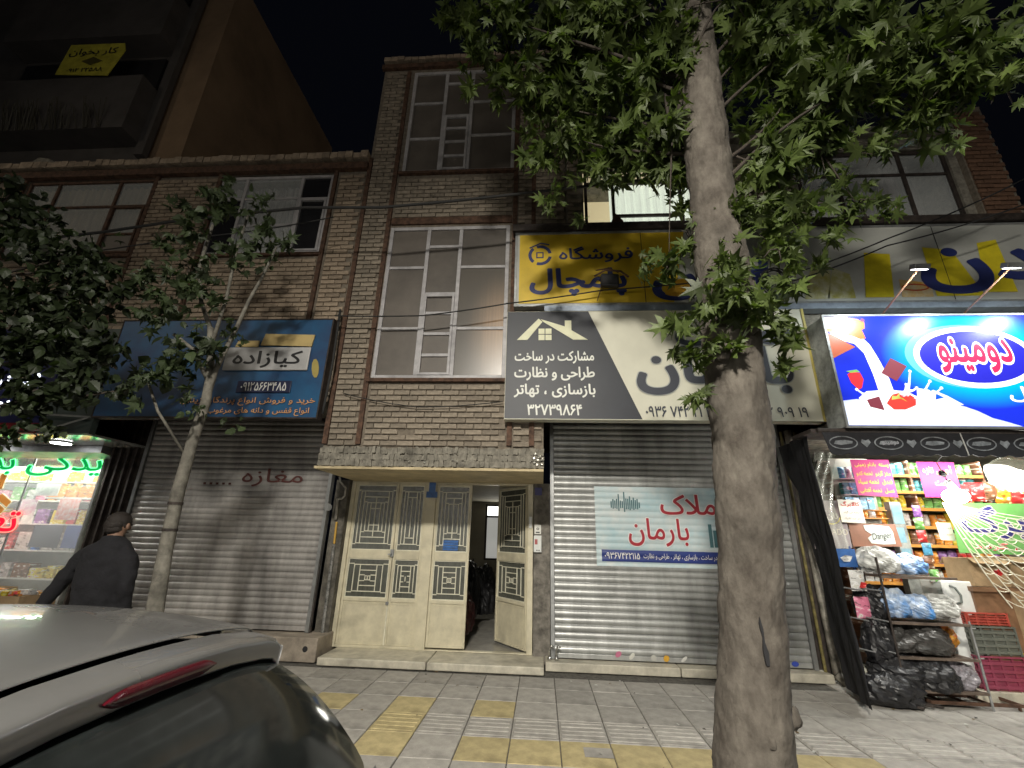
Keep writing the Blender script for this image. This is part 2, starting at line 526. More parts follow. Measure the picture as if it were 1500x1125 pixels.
# ================================================================== BRICK FACADES
BL, BH, BG = 0.205, 0.062, 0.075
def brick_mesh(name, w, m):
    b = MB(); h=w/2; z=BH/2; c=0.006
    vs=[(-h,0.03,-z),(h,0.03,-z),(h,0.03,z),(-h,0.03,z),(-h,c,-z),(h,c,-z),(h,c,z),(-h,c,z),(-h+c,0,-z+c),(h-c,0,-z+c),(h-c,0,z-c),(-h+c,0,z-c)]
    b.add(vs,[(1,0,4,5),(2,1,5,6),(3,2,6,7),(0,3,7,4),(5,4,8,9),(6,5,9,10),(7,6,10,11),(4,7,11,8),(9,8,11,10)])
    # flip to face outwards
    b.f=[tuple(reversed(f)) for f in b.f]
    return b
def bricks(parent, rects, y, m, limit=300, holes=()):
    """running bond over rects (x0,x1,z0,z1) on the plane y; front of a brick faces the street"""
    full = brick_mesh('brick', BL, m).mesh('brick_mesh', m)
    half = brick_mesh('brick', BL/2-0.006, m).mesh('half_brick_mesh', m)
    spots = []
    for (x0,x1,z0,z1) in rects:
        n = int((z1-z0)/BG)
        for r in range(n):
            z = z0+BG*(r+0.5)
            x = x0; first = True
            if r % 2: 
                w = BL/2-0.006
            else: w = BL
            while x + w*0.55 < x1:
                ww = min(w, x1-x)
                spots.append((x+ww/2, z, ww)); x += ww+0.012; w = BL
    spots = [s for s in spots if not any(h[0] < s[0] < h[1] and h[2] < s[1] < h[3] for h in holes)]
    spots = [s for s in spots if random.random() > 0.004]
    spots.sort(key=lambda s: (s[0]**2+y*y+(s[1]-1.55)**2))
    for x,z,ww in spots[:limit]:
        me = half if ww < BL*0.7 else full
        base = (BL/2-0.006) if ww < BL*0.7 else BL
        piece('brick', me, (x, y+random.uniform(-.004,.004), z), parent, rot=(0, random.uniform(-.012,.012), random.uniform(-.01,.01)), scale=(ww/base,1,1))
    rest = MB()
    for x,z,ww in spots[limit:]:
        b = brick_mesh('b', ww, m); dy = random.uniform(-.004,.004)
        rest.add([(vx+x, vy+y+dy, vz+z) for vx,vy,vz in b.v], b.f)
    if rest.v:
        obj('bricks_higher_up', rest, m, parent, kind='stuff')

def bar_frame(mb, x0,x1,z0,z1,y0,y1,w):
    mb.box(x0,y0,z0,x0+w,y1,z1); mb.box(x1-w,y0,z0,x1,y1,z1)
    mb.box(x0+w,y0,z0,x1-w,y1,z0+w); mb.box(x0+w,y0,z1-w,x1-w,y1,z1)
def window(parent, x0,x1,z0,z1,y, cols, fm, gm, w=0.055, sill=True, panes=None, label=None):
    """cols: list of (x_right, [z splits from below], sash?) ; the frame is the part, panes and mullions its sub-parts"""
    f = MB(); bar_frame(f, x0,x1,z0,z1,y,y+0.07,w)
    wo = obj('window', f, fm, parent, bevel=0.006, label=label)
    xl = x0+w; ci = 0
    for xr, zs, sash in cols:
        last = abs(xr-x1) < 1e-6
        xe = xr-w if last else xr-w/2
        if not last:
            mu = MB(); mu.box(xr-w/2, y+0.004, z0+w, xr+w/2, y+0.064, z1-w); obj('mullion', mu, fm, wo, bevel=0.005)
        zb = z0+w
        for zi, zt in enumerate(list(zs)+[z1]):
            ze = zt-w if zt == z1 else zt-w*0.4
            if zt != z1:
                tr = MB(); tr.box(xl, y+0.008, zt-w*0.4, xe, y+0.06, zt+w*0.4); obj('glazing_bar', tr, fm, wo, bevel=0.005)
            p = MB(); p.box(xl, y+0.032, zb, xe, y+0.038, ze)
            mm = gm
            if panes and (ci, zi) in panes: mm = panes[(ci, zi)]
            obj('pane', p, mm, wo)
            zb = zt+w*0.4
        if sash:
            s = MB(); bar_frame(s, xl, xe, z0+w, sash-w*0.4, y-0.012, y+0.03, 0.035); obj('sash', s, fm, wo, bevel=0.004)
        xl = xr+w/2; ci += 1
    if sill:
        s = MB(); s.box(x0-0.04, y-0.05, z0-0.05, x1+0.04, y+0.06, z0-0.003); obj('sill', s, M['rust_iron'], wo)
    return wo

YB = 5.45
# ---------------------------------------------------------------- the tall narrow house in the middle
tower = thing('brick_house', 'narrow three storey brick house with tall frosted stair windows over the cream metal door', 'house', (-1.4, 5.6, 0))
w_ = MB()
w_.box(-2.80, YB+0.03, 2.36, 0.02, 9.0, 3.53)
w_.box(-2.80, YB+0.03, 3.53, -2.30, 9.0, 5.98); w_.box(-0.48, YB+0.03, 3.53, 0.02, 9.0, 5.98)
w_.box(-2.30, YB+0.16, 3.53, -0.48, 9.0, 5.98)
w_.box(-2.80, YB+0.03, 5.98, 0.35, 9.0, 7.03)
w_.box(-2.80, YB+0.03, 7.03, -2.25, 9.0, 9.29); w_.box(-0.45, YB+0.03, 7.03, 0.35, 9.0, 9.29)
w_.box(-2.25, YB+0.16, 7.03, -0.45, 9.0, 9.29)
w_.box(-2.80, YB+0.03, 9.29, 0.35, 9.0, 9.52)
obj('wall', w_, M['mortar'], tower)
c_ = MB(); c_.box(-2.86, YB-0.01, 2.325, 0.02, 6.82, 2.357)
obj('door_recess_ceiling', c_, M['cream_render'], tower)
# parapet of bricks on edge
pp = MB()
for i in range(26):
    x = -2.82+i*0.125
    pp.box(x, YB-0.05+random.uniform(-.012,.012), 9.53, x+0.115, YB+0.3, 9.61+random.uniform(-.015,.02))
obj('parapet', pp, M['brick_tan'], tower, kind='stuff')
bb = MB(); bb.box(-2.84, YB-0.03, 9.36, 0.35, YB+0.03, 9.46); obj('beam', bb, M['rust_iron'], tower)
bb = MB(); bb.box(-2.30, YB-0.005, 6.02, -0.45, YB+0.03, 6.14)
obj('beam', bb, M['rust_iron'], tower)
bricks(tower, [(-2.74,-2.37,2.62,9.36),(-2.27,-0.46,2.62,3.45),(-2.27,-0.46,6.15,6.95),(-0.36,-0.16,2.62,9.3),(-0.10,0.33,5.75,9.3),(-0.10,0.0,2.62,4.5)],
       YB, M['brick_tower'])
# rough bottom band with foil scraps
rb = MB(); NX = 90
for i in range(NX):
    x = -2.82+i*(2.84/NX)
    for z in (2.362,2.44,2.52):
        rb.box(x, YB-0.005-random.random()*0.03, z, x+2.84/NX+0.004, YB+0.05, z+0.078+random.uniform(-.01,.012), rot=(random.uniform(-.15,.15),random.uniform(-.2,.2),random.uniform(-.15,.15)))
obj('plaster_band', rb, M['plaster'], tower, kind='stuff')
foil = mat('crumpled_foil', (0.6,0.58,0.52), 0.3, metal=0.6, var=0.3, scale=20, bump=0.8, bscale=30)
fo = MB()
for i in range(22):
    x = -0.16+0.17*random.random() if i > 4 else -1.8+1.6*random.random()
    s = random.uniform(0.010,0.026)
    fo.ball((x, YB-0.04, 2.40+random.random()*0.13), (s,0.012,s*0.6), 6, 4, jit=0.35)
obj('foil_scraps', fo, foil, tower, kind='stuff')
st = MB()
for x in (-2.78, -2.345, -0.41, -0.13):
    zt = 7.35 if x == -2.78 else 9.3
    zb = 2.64
    st = MB(); st.box(x-0.032, YB-0.006, zb, x+0.032, YB+0.05, zt)
    obj('steel_column', st, M['rust_iron'], tower)
# windows
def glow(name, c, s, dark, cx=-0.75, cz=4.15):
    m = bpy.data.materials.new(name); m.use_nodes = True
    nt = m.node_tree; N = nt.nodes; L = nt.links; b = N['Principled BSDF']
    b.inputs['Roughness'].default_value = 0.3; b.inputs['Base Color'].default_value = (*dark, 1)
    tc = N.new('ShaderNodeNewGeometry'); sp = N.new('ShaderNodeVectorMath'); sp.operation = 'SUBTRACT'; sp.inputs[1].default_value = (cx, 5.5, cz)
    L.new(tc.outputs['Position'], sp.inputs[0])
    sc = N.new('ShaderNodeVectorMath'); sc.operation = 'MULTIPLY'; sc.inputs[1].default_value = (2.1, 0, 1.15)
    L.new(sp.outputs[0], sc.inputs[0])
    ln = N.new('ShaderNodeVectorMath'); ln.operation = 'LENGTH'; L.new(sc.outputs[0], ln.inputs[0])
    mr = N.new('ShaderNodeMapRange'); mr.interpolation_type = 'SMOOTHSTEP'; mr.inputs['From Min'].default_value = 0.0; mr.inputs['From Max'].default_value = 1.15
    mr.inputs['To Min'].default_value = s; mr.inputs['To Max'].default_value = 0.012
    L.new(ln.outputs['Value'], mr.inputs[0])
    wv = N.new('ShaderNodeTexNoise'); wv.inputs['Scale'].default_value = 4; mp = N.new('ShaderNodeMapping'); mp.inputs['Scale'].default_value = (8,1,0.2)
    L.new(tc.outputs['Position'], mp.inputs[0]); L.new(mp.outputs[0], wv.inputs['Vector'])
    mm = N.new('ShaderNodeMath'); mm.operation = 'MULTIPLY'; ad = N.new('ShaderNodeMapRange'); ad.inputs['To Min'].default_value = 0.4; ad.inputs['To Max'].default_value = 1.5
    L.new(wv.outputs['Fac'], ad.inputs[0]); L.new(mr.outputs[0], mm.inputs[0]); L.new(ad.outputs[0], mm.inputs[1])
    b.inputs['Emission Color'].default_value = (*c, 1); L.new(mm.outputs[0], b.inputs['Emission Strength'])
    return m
warm = glow('stair_glass_painted_glow', (0.95,0.55,0.26), 0.22, (0.10,0.095,0.085), cx=-0.56, cz=4.25)  # room light painted into the glass as a warm glow fading outward
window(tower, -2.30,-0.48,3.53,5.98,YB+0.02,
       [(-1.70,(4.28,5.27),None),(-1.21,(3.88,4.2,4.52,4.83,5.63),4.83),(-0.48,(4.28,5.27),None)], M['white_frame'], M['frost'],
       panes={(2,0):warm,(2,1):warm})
window(tower, -2.25,-0.45,7.03,9.29,YB+0.02,
       [(-1.66,(7.76,8.55),None),(-1.20,(7.38,7.68,7.97,8.25,9.0),8.25),(-0.45,(7.8,8.55),None)], M['white_frame'], M['frost'])
# ground floor of the house : side walls and a hallway seen through the open leaf
gw = MB()
gw.box(-0.115, 6.72, 0, 0.115, 10.4, 2.33)
DP_ = mat('dirty_pillar', (0.20,0.185,0.16), 0.85, var=0.35, scale=9, bump=0.6, stain=0.5)
obj('side_wall', gw, DP_, tower)
gw = MB(); gw.box(-3.10, 6.86, 0, -2.87, 10.4, 2.33); obj('side_wall', gw, DP_, tower)
hall = mat('hall_wall', (0.36,0.33,0.25), 0.8, var=0.08, scale=3, stain=0.1)
hw = MB(); hw.box(-2.86,10.3,0.1,-0.12,10.4,2.33); hw.box(-1.42,7.0,0.1,-1.36,8.6,2.33); hw.box(-2.87,6.9,2.31,-0.11,10.4,2.323)
obj('hall_wall', hw, hall, tower)
hf = MB(); hf.box(-2.87,6.88,0.0,-0.11,10.4,0.095)
obj('hall_floor', hf, mat('hall_floor_tile', (0.30,0.29,0.26), 0.25, var=0.15, scale=5), tower)
# lit window at the end of the hall
f = MB(); bar_frame(f, -1.25,-0.80,1.1,2.26,10.22,10.28,0.04); f.box(-1.21,10.23,1.98,-0.84,10.27,2.02)
hwn = obj('back_window', f, M['dark_iron'], tower)
p = MB(); p.box(-1.21,10.25,2.02,-0.84,10.26,2.22); obj('pane', p, mat('bright_pane', (1,1,0.9), emit=2.2, var=0), hwn)
p = MB(); p.box(-1.21,10.25,1.14,-0.84,10.26,1.98); obj('pane', p, mat('net_pane', (0.9,0.9,0.85), emit=0.28, var=0), hwn)
lamp('hall_glow', 'AREA', (-0.95,10.15,1.9), (-0.95,7,1.0), 5, (1,0.97,0.86), 0.5)

# doorstep
stp = MB(); stp.box(-2.80, 6.20, 0.0, -1.42, 6.90, 0.09); stp.box(-1.41, 6.20, 0.0, 0.03, 6.90, 0.088)
o = obj('doorstep', stp, M['stone'], tower, bevel=0.012)
nb = MB(); nb.box(-0.06,6.19,0.006,0.035,6.25,0.085)

# ---------------------------------------------------------------- cream metal door set
door = thing('metal_door', 'cream painted four leaf metal door with geometric glazed grilles, right leaf standing open', 'door', (-1.5, 6.8, 0.09))
YD = 6.78
fr = MB()
fr.box(-2.90,YD-0.02,0.09,-2.84,YD+0.06,2.33); fr.box(-0.205,YD-0.02,0.09,-0.125,YD+0.06,2.33)
fr.box(-2.84,YD-0.02,2.30,-0.205,YD+0.06,2.33)
fr.box(-1.735,YD-0.02,0.09,-1.585,YD+0.06,2.30)
fr.box(-2.84,YD-0.02,0.09,-1.735,YD+0.06,0.125); fr.box(-1.585,YD-0.02,0.09,-0.205,YD+0.06,0.105)
obj('door_frame', fr, M['cream_paint'], door, bevel=0.006)
def nest(mb, x0,x1,z0,z1,y,n,gx,gz,b=0.012):
    for i in range(n):
        a, c, d, e = x0+gx*i, x1-gx*i, z0+gz*i, z1-gz*i
        if c-a < 0.05 or e-d < 0.05: break
        bar_frame(mb, a, c, d, e, y, y+b, b)
        if i < n-1:
            if i % 2 == 0:
                mb.box(a+b, y+0.001, e-gz, a+gx, y+b-0.001, e-gz+b); mb.box(c-gx, y+0.001, e-gz, c-b, y+b-0.001, e-gz+b)
                mb.box(a+b, y+0.001, d+gz-b, a+gx, y+b-0.001, d+gz); mb.box(c-gx, y+0.001, d+gz-b, c-b, y+b-0.001, d+gz)
            else:
                mb.box(a+gx, y+0.001, d+b, a+gx+b, y+b-0.001, d+gz); mb.box(c-gx-b, y+0.001, d+b, c-gx, y+b-0.001, d+gz)
                mb.box(a+gx, y+0.001, e-gz, a+gx+b, y+b-0.001, e-b); mb.box(c-gx-b, y+0.001, e-gz, c-gx, y+b-0.001, e-b)
def leaf(x0, x1, s=0.035, n=5, name='door_leaf', empty_at=None):
    par = door
    L_ = MB()
    zr = (0.125,0.19,0.665,0.72,1.215,1.35,2.285)
    y0, y1 = YD, YD+0.04
    L_.box(x0,y0,0.125,x0+s,y1,2.30); L_.box(x1-s,y0,0.125,x1,y1,2.30)
    for a,b in ((0.125,0.15),(0.665,0.71),(1.225,1.345),(2.275,2.30)):
        L_.box(x0+s,y0,a,x1-s,y1,b)
    if empty_at is None:
        lo = obj(name, L_, M['cream_paint'], door, bevel=0.004)
    else:
        lo = bpy.data.objects.new(name, L_.mesh(name, M['cream_paint'], empty_at))
        COL.objects.link(lo); lo.parent = door; lo.location = Vector(empty_at)-wl(door)
        bv = lo.modifiers.new('bevel','BEVEL'); bv.width = 0.004; bv.segments = 2
    p = MB(); p.box(x0+s,y0+0.014,0.15,x1-s,y0+0.026,0.665)
    p.box(x0+s+0.03,y0+0.010,0.18,x0+s+0.04,y0+0.014,0.64); p.box(x1-s-0.04,y0+0.010,0.18,x1-s-0.03,y0+0.014,0.64)
    p.box(x0+s+0.03,y0+0.010,0.63,x1-s-0.03,y0+0.014,0.64)
    obj('panel', p, M['cream_paint'], lo)
    for z0,z1,tall in ((0.71,1.225,0),(1.345,2.275,1)):
        q = MB(); q.box(x0+s,y0+0.03,z0,x1-s,y0+0.034,z1); obj('glass_pane', q, M['ripple'], lo)
        w = x1-x0-2*s
        gx = w/ (2*n+1) if tall else w/7.0
        gz = 0.075 if not tall else 0.085
        q = MB(); nest(q, x0+s, x1-s, z0, z1, y0+0.012, n if tall else 4, max(gx,0.05), gz)
        xm = (x0+x1)/2
        k = (n if tall else 4)
        if not tall:
            q.box(xm-0.006, y0+0.012, z0+gz*3, xm+0.006, y0+0.024, z1-gz*3)
        else:
            q.box(xm-0.006, y0+0.0125, z0+gz*2.2, xm+0.006, y0+0.0235, z1-gz*2.2)
        obj('grille', q, M['cream_edge'], lo)
    return lo
l1 = leaf(-2.838,-2.165, n=5)
l2 = leaf(-2.158,-1.738, n=3)
l3 = leaf(-1.582,-1.045, n=4)
l4 = leaf(-0.985,-0.208, n=5, empty_at=(-0.208, YD+0.02, 0.09))
l4.rotation_euler = (0,0,math.radians(-52))
hb = MB(); hb.box(-2.19,YD-0.035,1.26,-2.14,YD-0.001,1.36); hb.tube([(-2.165,YD-0.05,1.30),(-2.215,YD-0.055,1.29)],0.01,8); hb.box(-2.185,YD-0.02,0.63,-2.145,YD-0.001,0.67)
obj('handle', hb, M['steel'], l1, bevel=0.003)
ast = MB(); ast.box(-2.166,YD-0.012,0.13,-2.150,YD-0.001,0.62); obj('cover_strip', ast, M['cream_edge'], l1)
tape = mat('blue_tape', (0.03,0.12,0.36), 0.3, var=0.3, scale=14, bump=0.3)
tp = MB(); tp.box(-1.70,YD-0.024,2.19,-1.60,YD-0.021,2.345); tp.box(-1.735,YD-0.026,2.10,-1.565,YD-0.0245,2.19)
obj('blue_tape', tp, tape, door)
tp = MB()
for k in range(4):
    tp.box(-1.43,YD-0.004,1.365+k*0.036,-1.21,YD-0.001,1.395+k*0.036)
obj('blue_tape', tp, tape, l3)
# intercom boxes on the pillar
ic = thing('intercom', 'small grey door intercom box with a card above it on the dark pillar', 'intercom', (-0.05,6.70,1.38))
q = MB(); q.box(-0.115,6.675,1.375,-0.002,6.715,1.60); obj('body', q, M['white_plastic'], ic, bevel=0.008)
q = MB(); q.box(-0.10,6.671,1.48,-0.06,6.6745,1.55); obj('speaker_grille', q, flat('red_label',(0.4,0.1,0.1)), ic)
q = MB(); q.box(-0.045,6.668,1.395,-0.03,6.6745,1.41); q.box(-0.075,6.668,1.395,-0.06,6.6745,1.41); obj('button', q, M['black'], ic)
nc = thing('notice_card', 'white square card with a black mark above the intercom', 'card', (-0.05,6.70,1.62))
q = MB(); q.box(-0.105,6.705,1.62,-0.01,6.716,1.745); obj('card', q, flat('white_card',(0.75,0.75,0.7)), nc)
q = MB(); ring(q,-0.057,1.69,0.02,0.016,0.008,6.7035,6.7047,12); q.box(-0.085,6.7035,1.635,-0.03,6.7047,1.65); obj('mark', q, M['black'], nc)
sw = MB(); sw.box(-0.185,YD-0.035,1.70,-0.14,YD-0.022,1.86)
o = obj('bell_push', sw, M['white_plastic'], bevel=0.005); tag(o,'narrow white bell push fixed on the right door jamb','bell')
bp_ = MB(); bp_.box(-0.10,6.70,2.16,0.0,6.716,2.27)
o = obj('house_number_plate', bp_, flat('dull_blue_plate',(0.06,0.06,0.2))); tag(o,'small dull blue number plate high on the door pillar','plate')

# gas pipe and taps left of the door
gp = thing('gas_pipe', 'bent grey gas riser with valve on the pilaster left of the door', 'pipe', (-2.98,6.75,0))
q = MB(); q.tube([(-3.02,6.55,2.36),(-3.02,6.6,2.30),(-2.93,6.62,2.20),(-2.93,6.62,2.09),(-2.97,6.62,2.05),(-3.04,6.62,2.04)],0.016,8)
q.tube([(-3.03,6.62,2.05),(-3.02,6.63,1.75)],0.02,8); obj('pipe', q, mat('pale_pipe',(0.42,0.40,0.36),0.6,var=0.3,scale=12), gp, smooth=True)
q = MB(); q.tube([(-3.16,6.60,1.92),(-3.13,6.56,1.92)],0.055,12); obj('valve_wheel', q, M['steel'], gp)
q = MB(); q.tube([(-3.0,6.63,1.72),(-2.99,6.63,1.42)],0.015,8); obj('yellow_sleeve', q, flat('yellow_sleeve',(0.55,0.33,0.05)), gp)
q = MB(); q.tube([(-2.99,6.63,1.41),(-2.97,6.64,0.1)],0.024,8,jit=.15); obj('lower_pipe', q, mat('painted_pipe',(0.25,0.25,0.24),0.5,metal=.3,var=0.5,scale=20), gp)
q = MB(); q.tube([(-3.16,6.6,2.33),(-3.13,6.6,0.15)],0.014,8); obj('thin_pipe', q, M['dark_iron'], gp)
pil = MB(); pil.box(-3.10,6.66,0.0,-2.905,6.86,2.33)
obj('pilaster', pil, mat('sooty_pilaster',(0.13,0.12,0.10),0.9,var=0.4,scale=8,bump=0.7,stain=0.5), tower)

# ================================================================== ROLLER SHUTTERS
def shutter(label, x0, x1, y, z0, z1, pitch, m, name='roller_shutter'):
    t = thing(name, label, 'shutter', ((x0+x1)/2, y, z0), 'roller shutters closed for the night')
    n = int((z1-z0)/pitch)
    b = MB(); prof = []
    K = 7
    for k in range(K+1):
        a = k/K
        prof.append((-0.017*math.sin(PI*a)**0.8, a*pitch*0.93))
    prof += [(0.004, pitch*0.95),(0.004, pitch)]
    pts = [(p[0], p[1]) for p in prof]
    L_ = (x1-x0)/2
    vs = []
    for X in (-L_, L_):
        for p in pts: vs.append((X, p[0], p[1]))
    k = len(pts)
    b.add(vs, [(i, i+k, i+k+1, i+1) for i in range(k-1)])
    me = b.mesh('slat_mesh', m)
    for p in me.polygons: p.use_smooth = True
    for i in range(n):
        piece('slat', me, ((x0+x1)/2, y+random.uniform(-.003,.003), z0+0.05+i*pitch+random.uniform(-.0015,.0015)), t, rot=(random.uniform(-.03,.03), random.uniform(-.0008,.0008), random.uniform(-.0012,.0012)))
    q = MB(); q.box(x0,y-0.02,z0,x1,y+0.02,z0+0.055); obj('bottom_bar', q, m, t, bevel=0.004)
    for X in (x0-0.055, x1+0.005):
        q = MB(); q.box(X,y-0.05,z0-0.01,X+0.05,y-0.028,z1); q.box(X,y+0.03,z0-0.01,X+0.05,y+0.05,z1)
        q.box(X if X < x0 else X+0.04, y-0.028, z0-0.01, X+0.01 if X < x0 else X+0.05, y+0.03, z1)
        obj('guide_rail', q, M['steel'], t)
    q = MB(); q.box(x0-0.06,y-0.10,z1,x1+0.06,y+0.3,z1+0.3); obj('shutter_box', q, M['dark_iron'], t)
    return t
sh2 = shutter('pale grey roller shutter with a real estate sticker, right of the cream door', 0.175, 3.36, 6.60, 0.115, 3.22, 0.085, M['galv'])
sh1 = shutter('browner roller shutter with faint red scrawl, below the blue bird shop board', -6.18, -3.19, 6.60, 0.30, 3.22, 0.085, M['galv_warm'])
# sills
s = MB(); s.box(0.05,6.40,0,1.7,6.98,0.10); s.box(1.71,6.40,0,3.50,6.98,0.098)
o = obj('shutter_sill', s, M['stone'], bevel=0.01); tag(o,'pale stone sill running under the real estate office shutter','sill')
s = MB(); s.box(-6.6,6.30,0,-4.5,6.98,0.285); s.box(-4.49,6.30,0,-2.87,6.98,0.28)
o = obj('shutter_ledge', s, mat('dull_ledge',(0.36,0.31,0.25),0.8,var=.2,scale=6,stain=.4,bump=.3), bevel=0.012); tag(o,'raised stone ledge under the shutter of the bird shop','ledge')
vh = MB(); vh.tube([(-3.02,6.298,0.15),(-3.02,6.31,0.15)],0.035,14); o = obj('drain_hole', vh, M['black'], o)
# scrawl on the left shutter
red = mat('dried_red_paint',(0.10,0.03,0.025),0.7,var=.3,scale=15)
text('مغازه', -4.55, -3.6, 2.20, 2.47, 6.578, red, sh1, bold=0.006, name='scrawl')
q = MB()
for i in range(5): q.box(-4.75+i*-0.1,6.574,2.22,-4.71+i*-0.1,6.577,2.25)
obj('scrawl_dots', q, red, sh1)
# vinyl banner on the right shutter, following the slats
def wavy_panel(x0,x1,z0,z1,y,name,m,par):
    b = MB(); n = int((z1-z0)/0.0106); vs = []
    for X in (x0,x1):
        for i in range(n+1):
            z = z0+(z1-z0)*i/n; a = ((z-0.165) % 0.085)/0.085
            vs.append((X, y-0.003-0.012*math.sin(PI*min(1,a/0.93))**0.8, z))
    b.add(vs, [(i,i+n+1,i+n+2,i+1) for i in range(n)])
    return obj(name, b, m, par, smooth=True)
ban = thing('shutter_banner', 'real estate sticker with red lettering and a blue strip stuck on the right shutter', 'sticker', (1.6,6.58,1.25))
bm = mat('banner_print',(0.66,0.68,0.67),0.4,var=0.0,col2=(0.36,0.54,0.60),scale=1.8,bump=0.0,stain=0.0)
wavy_panel(0.75,2.60,1.23,2.29,6.585,'vinyl_sheet',bm,ban)
wavy_panel(0.82,2.58,1.29,1.44,6.580,'blue_strip',flat('banner_navy',(0.02,0.04,0.20),0.4),ban)
dred = flat('banner_red',(0.36,0.015,0.03),0.45); wht = flat('banner_white',(0.75,0.75,0.75),0.45)
text('املاک', 1.66,2.50,1.92,2.19,6.562,wht,ban,bold=0.05,depth=0.001)
text('املاک', 1.66,2.50,1.92,2.19,6.559,dred,ban,bold=0.014)
text('بارمان',1.20,2.01,1.50,1.86,6.562,wht,ban,bold=0.05,depth=0.001)
text('بارمان',1.20,2.01,1.50,1.86,6.559,dred,ban,bold=0.014)
text('۰۹۳۶۷۴۲۲۱۱۵',0.86,1.33,1.325,1.405,6.562,wht,ban,bold=0.01)
text('مشارکت در ساخت ، بازسازی ، تهاتر ، طراحی و نظارت',1.38,2.56,1.325,1.405,6.562,wht,ban,bold=0.006)
q = MB(); random.seed(3)
for i in range(16):
    x = 0.97+i*0.026; h = random.uniform(0.05,0.17)*(1.3 if 3<i<10 else .8)
    q.box(x,6.560,2.02-h*0.4,x+0.018,6.562,2.02+h)
for i,(x,h) in enumerate(((2.28,.30),(2.34,.22),(2.40,.42),(2.47,.46),(2.53,.30))): q.box(x,6.560,1.5,x+0.045,6.562,1.5+h)
obj('skyline_print', q, flat('skyline',(0.05,0.14,0.16)), ban)
# torn stickers low on the right shutter
for x,z,w,h,c,l in ((0.98,0.185,0.09,0.06,(0.5,0.15,0.25),'small torn pink sticker low on the pale shutter'),(1.15,0.17,0.10,0.05,(0.6,0.6,0.55),'torn white sticker beside the pink one low on the shutter'),
                  (1.42,0.16,0.07,0.07,(0.45,0.45,0.42),'grey scribbled sticker left of the orange one'),(1.58,0.16,0.08,0.07,(0.6,0.33,0.03),'round orange sticker low on the pale shutter'),(1.80,0.16,0.10,0.04,(0.65,0.65,0.62),'whitish sticker scrap right of the orange sticker'),(3.15,0.16,0.09,0.06,(0.03,0.06,0.35),'small blue sticker at the right foot of the pale shutter')):
    q = MB(); q.prism_y(ellipse(x,z,w/2,h/2,9,rot=random.random()),6.570,6.573)
    o = obj('sticker', q, flat('sticker_colour',c)); tag(o,l,'sticker','torn stickers along the foot of the shutter')
# taps near the left foot of the right shutter
tp_ = thing('padlock_pair', 'pair of chrome shutter locks at the left foot of the pale shutter', 'lock', (0.1,6.5,0.1))
for x in (0.10,0.19):
    q = MB(); q.tube([(x,6.50,0.10),(x,6.50,0.22),(x+0.02,6.48,0.27),(x+0.05,6.48,0.25)],0.013,8); q.ball((x,6.5,0.12),0.03,8,6); obj('lock', q, mat('chrome',(0.6,0.6,0.58),0.2,metal=0.9,var=0.1), tp_, smooth=True)

# ================================================================== LEFT BUILDING
left = thing('brick_building', 'low tan brick building left of the narrow house with two wide upstairs windows', 'building', (-6,5.6,0))
q = MB()
q.box(-9.35,YB+0.03,3.3,-2.81,9.0,5.55); q.box(-9.35,YB+0.03,5.55,-8.72,9.0,7.10); q.box(-6.40,YB+0.03,5.55,-5.25,9.0,7.10)
q.box(-3.30,YB+0.03,5.55,-2.81,9.0,7.10); q.box(-8.72,YB+0.5,5.55,-6.40,9,7.10); q.box(-5.25,YB+0.5,5.55,-3.30,9,7.10)
q.box(-9.35,YB+0.03,7.10,-2.81,9.0,7.28)
obj('wall', q, M['mortar'], left)
bricks(left, [(-9.33,-8.8,3.4,7.05),(-6.36,-5.30,4.4,7.05),(-3.24,-2.84,3.2,7.05),(-6.36,-5.95,3.3,4.4),(-8.70,-6.42,4.4,5.48),(-5.22,-3.36,4.4,5.48)], YB, M['brick_tan'])
q = MB(); q.box(-9.4,YB-0.06,7.10,-2.80,YB+0.03,7.22); obj('beam', q, M['rust_iron'], left)
q = MB()
for i in range(52):
    x = -9.40+i*0.127
    q.box(x,YB-0.09+random.uniform(-.01,.01),7.29,x+0.118,YB+0.25,7.40+random.uniform(-.015,.02))
obj('parapet', q, M['brick_tan'], left, kind='stuff')
q = MB(); q.prism_y([(-9.6,7.28),(-8.3,7.42),(-8.9,7.85),(-9.15,7.9),(-9.45,7.6)],YB+0.26,YB+0.8); obj('sloped_coping', q, M['plaster'], left)
for x in (-3.32,-6.38,-5.28,-8.76):
    q = MB(); q.box(x-0.03,YB-0.008,4.4,x+0.03,YB+0.045,7.1); obj('steel_column', q, M['rust_iron'], left)
curtain = mat('grey_curtain',(0.22,0.21,0.20),0.9,var=0.5,scale=3,stretch=(9,1,0.4))
dimroom = mat('drawn_blind',(0.22,0.17,0.11),0.85,var=0.1,scale=2)
clear = mat('window_glass',(0.9,0.95,0.95),0.03,var=0,alpha=0.18,spec=0.7)
window(left,-5.25,-3.36,5.55,7.06,YB+0.03,[(-4.82,(6.62,),None),(-3.88,(6.10,6.62),None),(-3.36,(6.60,),6.60)],M['white_frame'],M['dark_glass'],w=0.05,
       panes={(0,1):clear,(1,0):clear,(1,1):clear,(1,2):clear})
def curtains(par,x0,x1,z0,z1,y,m):
    b = MB(); n = int((x1-x0)/0.018); vs = []
    for zi in (z0,z1):
        for i in range(n+1):
            x = x0+(x1-x0)*i/n
            vs.append((x, y+0.03*math.sin(i*0.9)+0.012*math.sin(i*2.3), zi))
    b.add(vs,[(i,i+1,i+n+2,i+n+1) for i in range(n)])
    return obj('curtain', b, m, par, smooth=True)
curtains(left,-5.2,-3.9,5.6,7.0,YB+0.25,curtain)
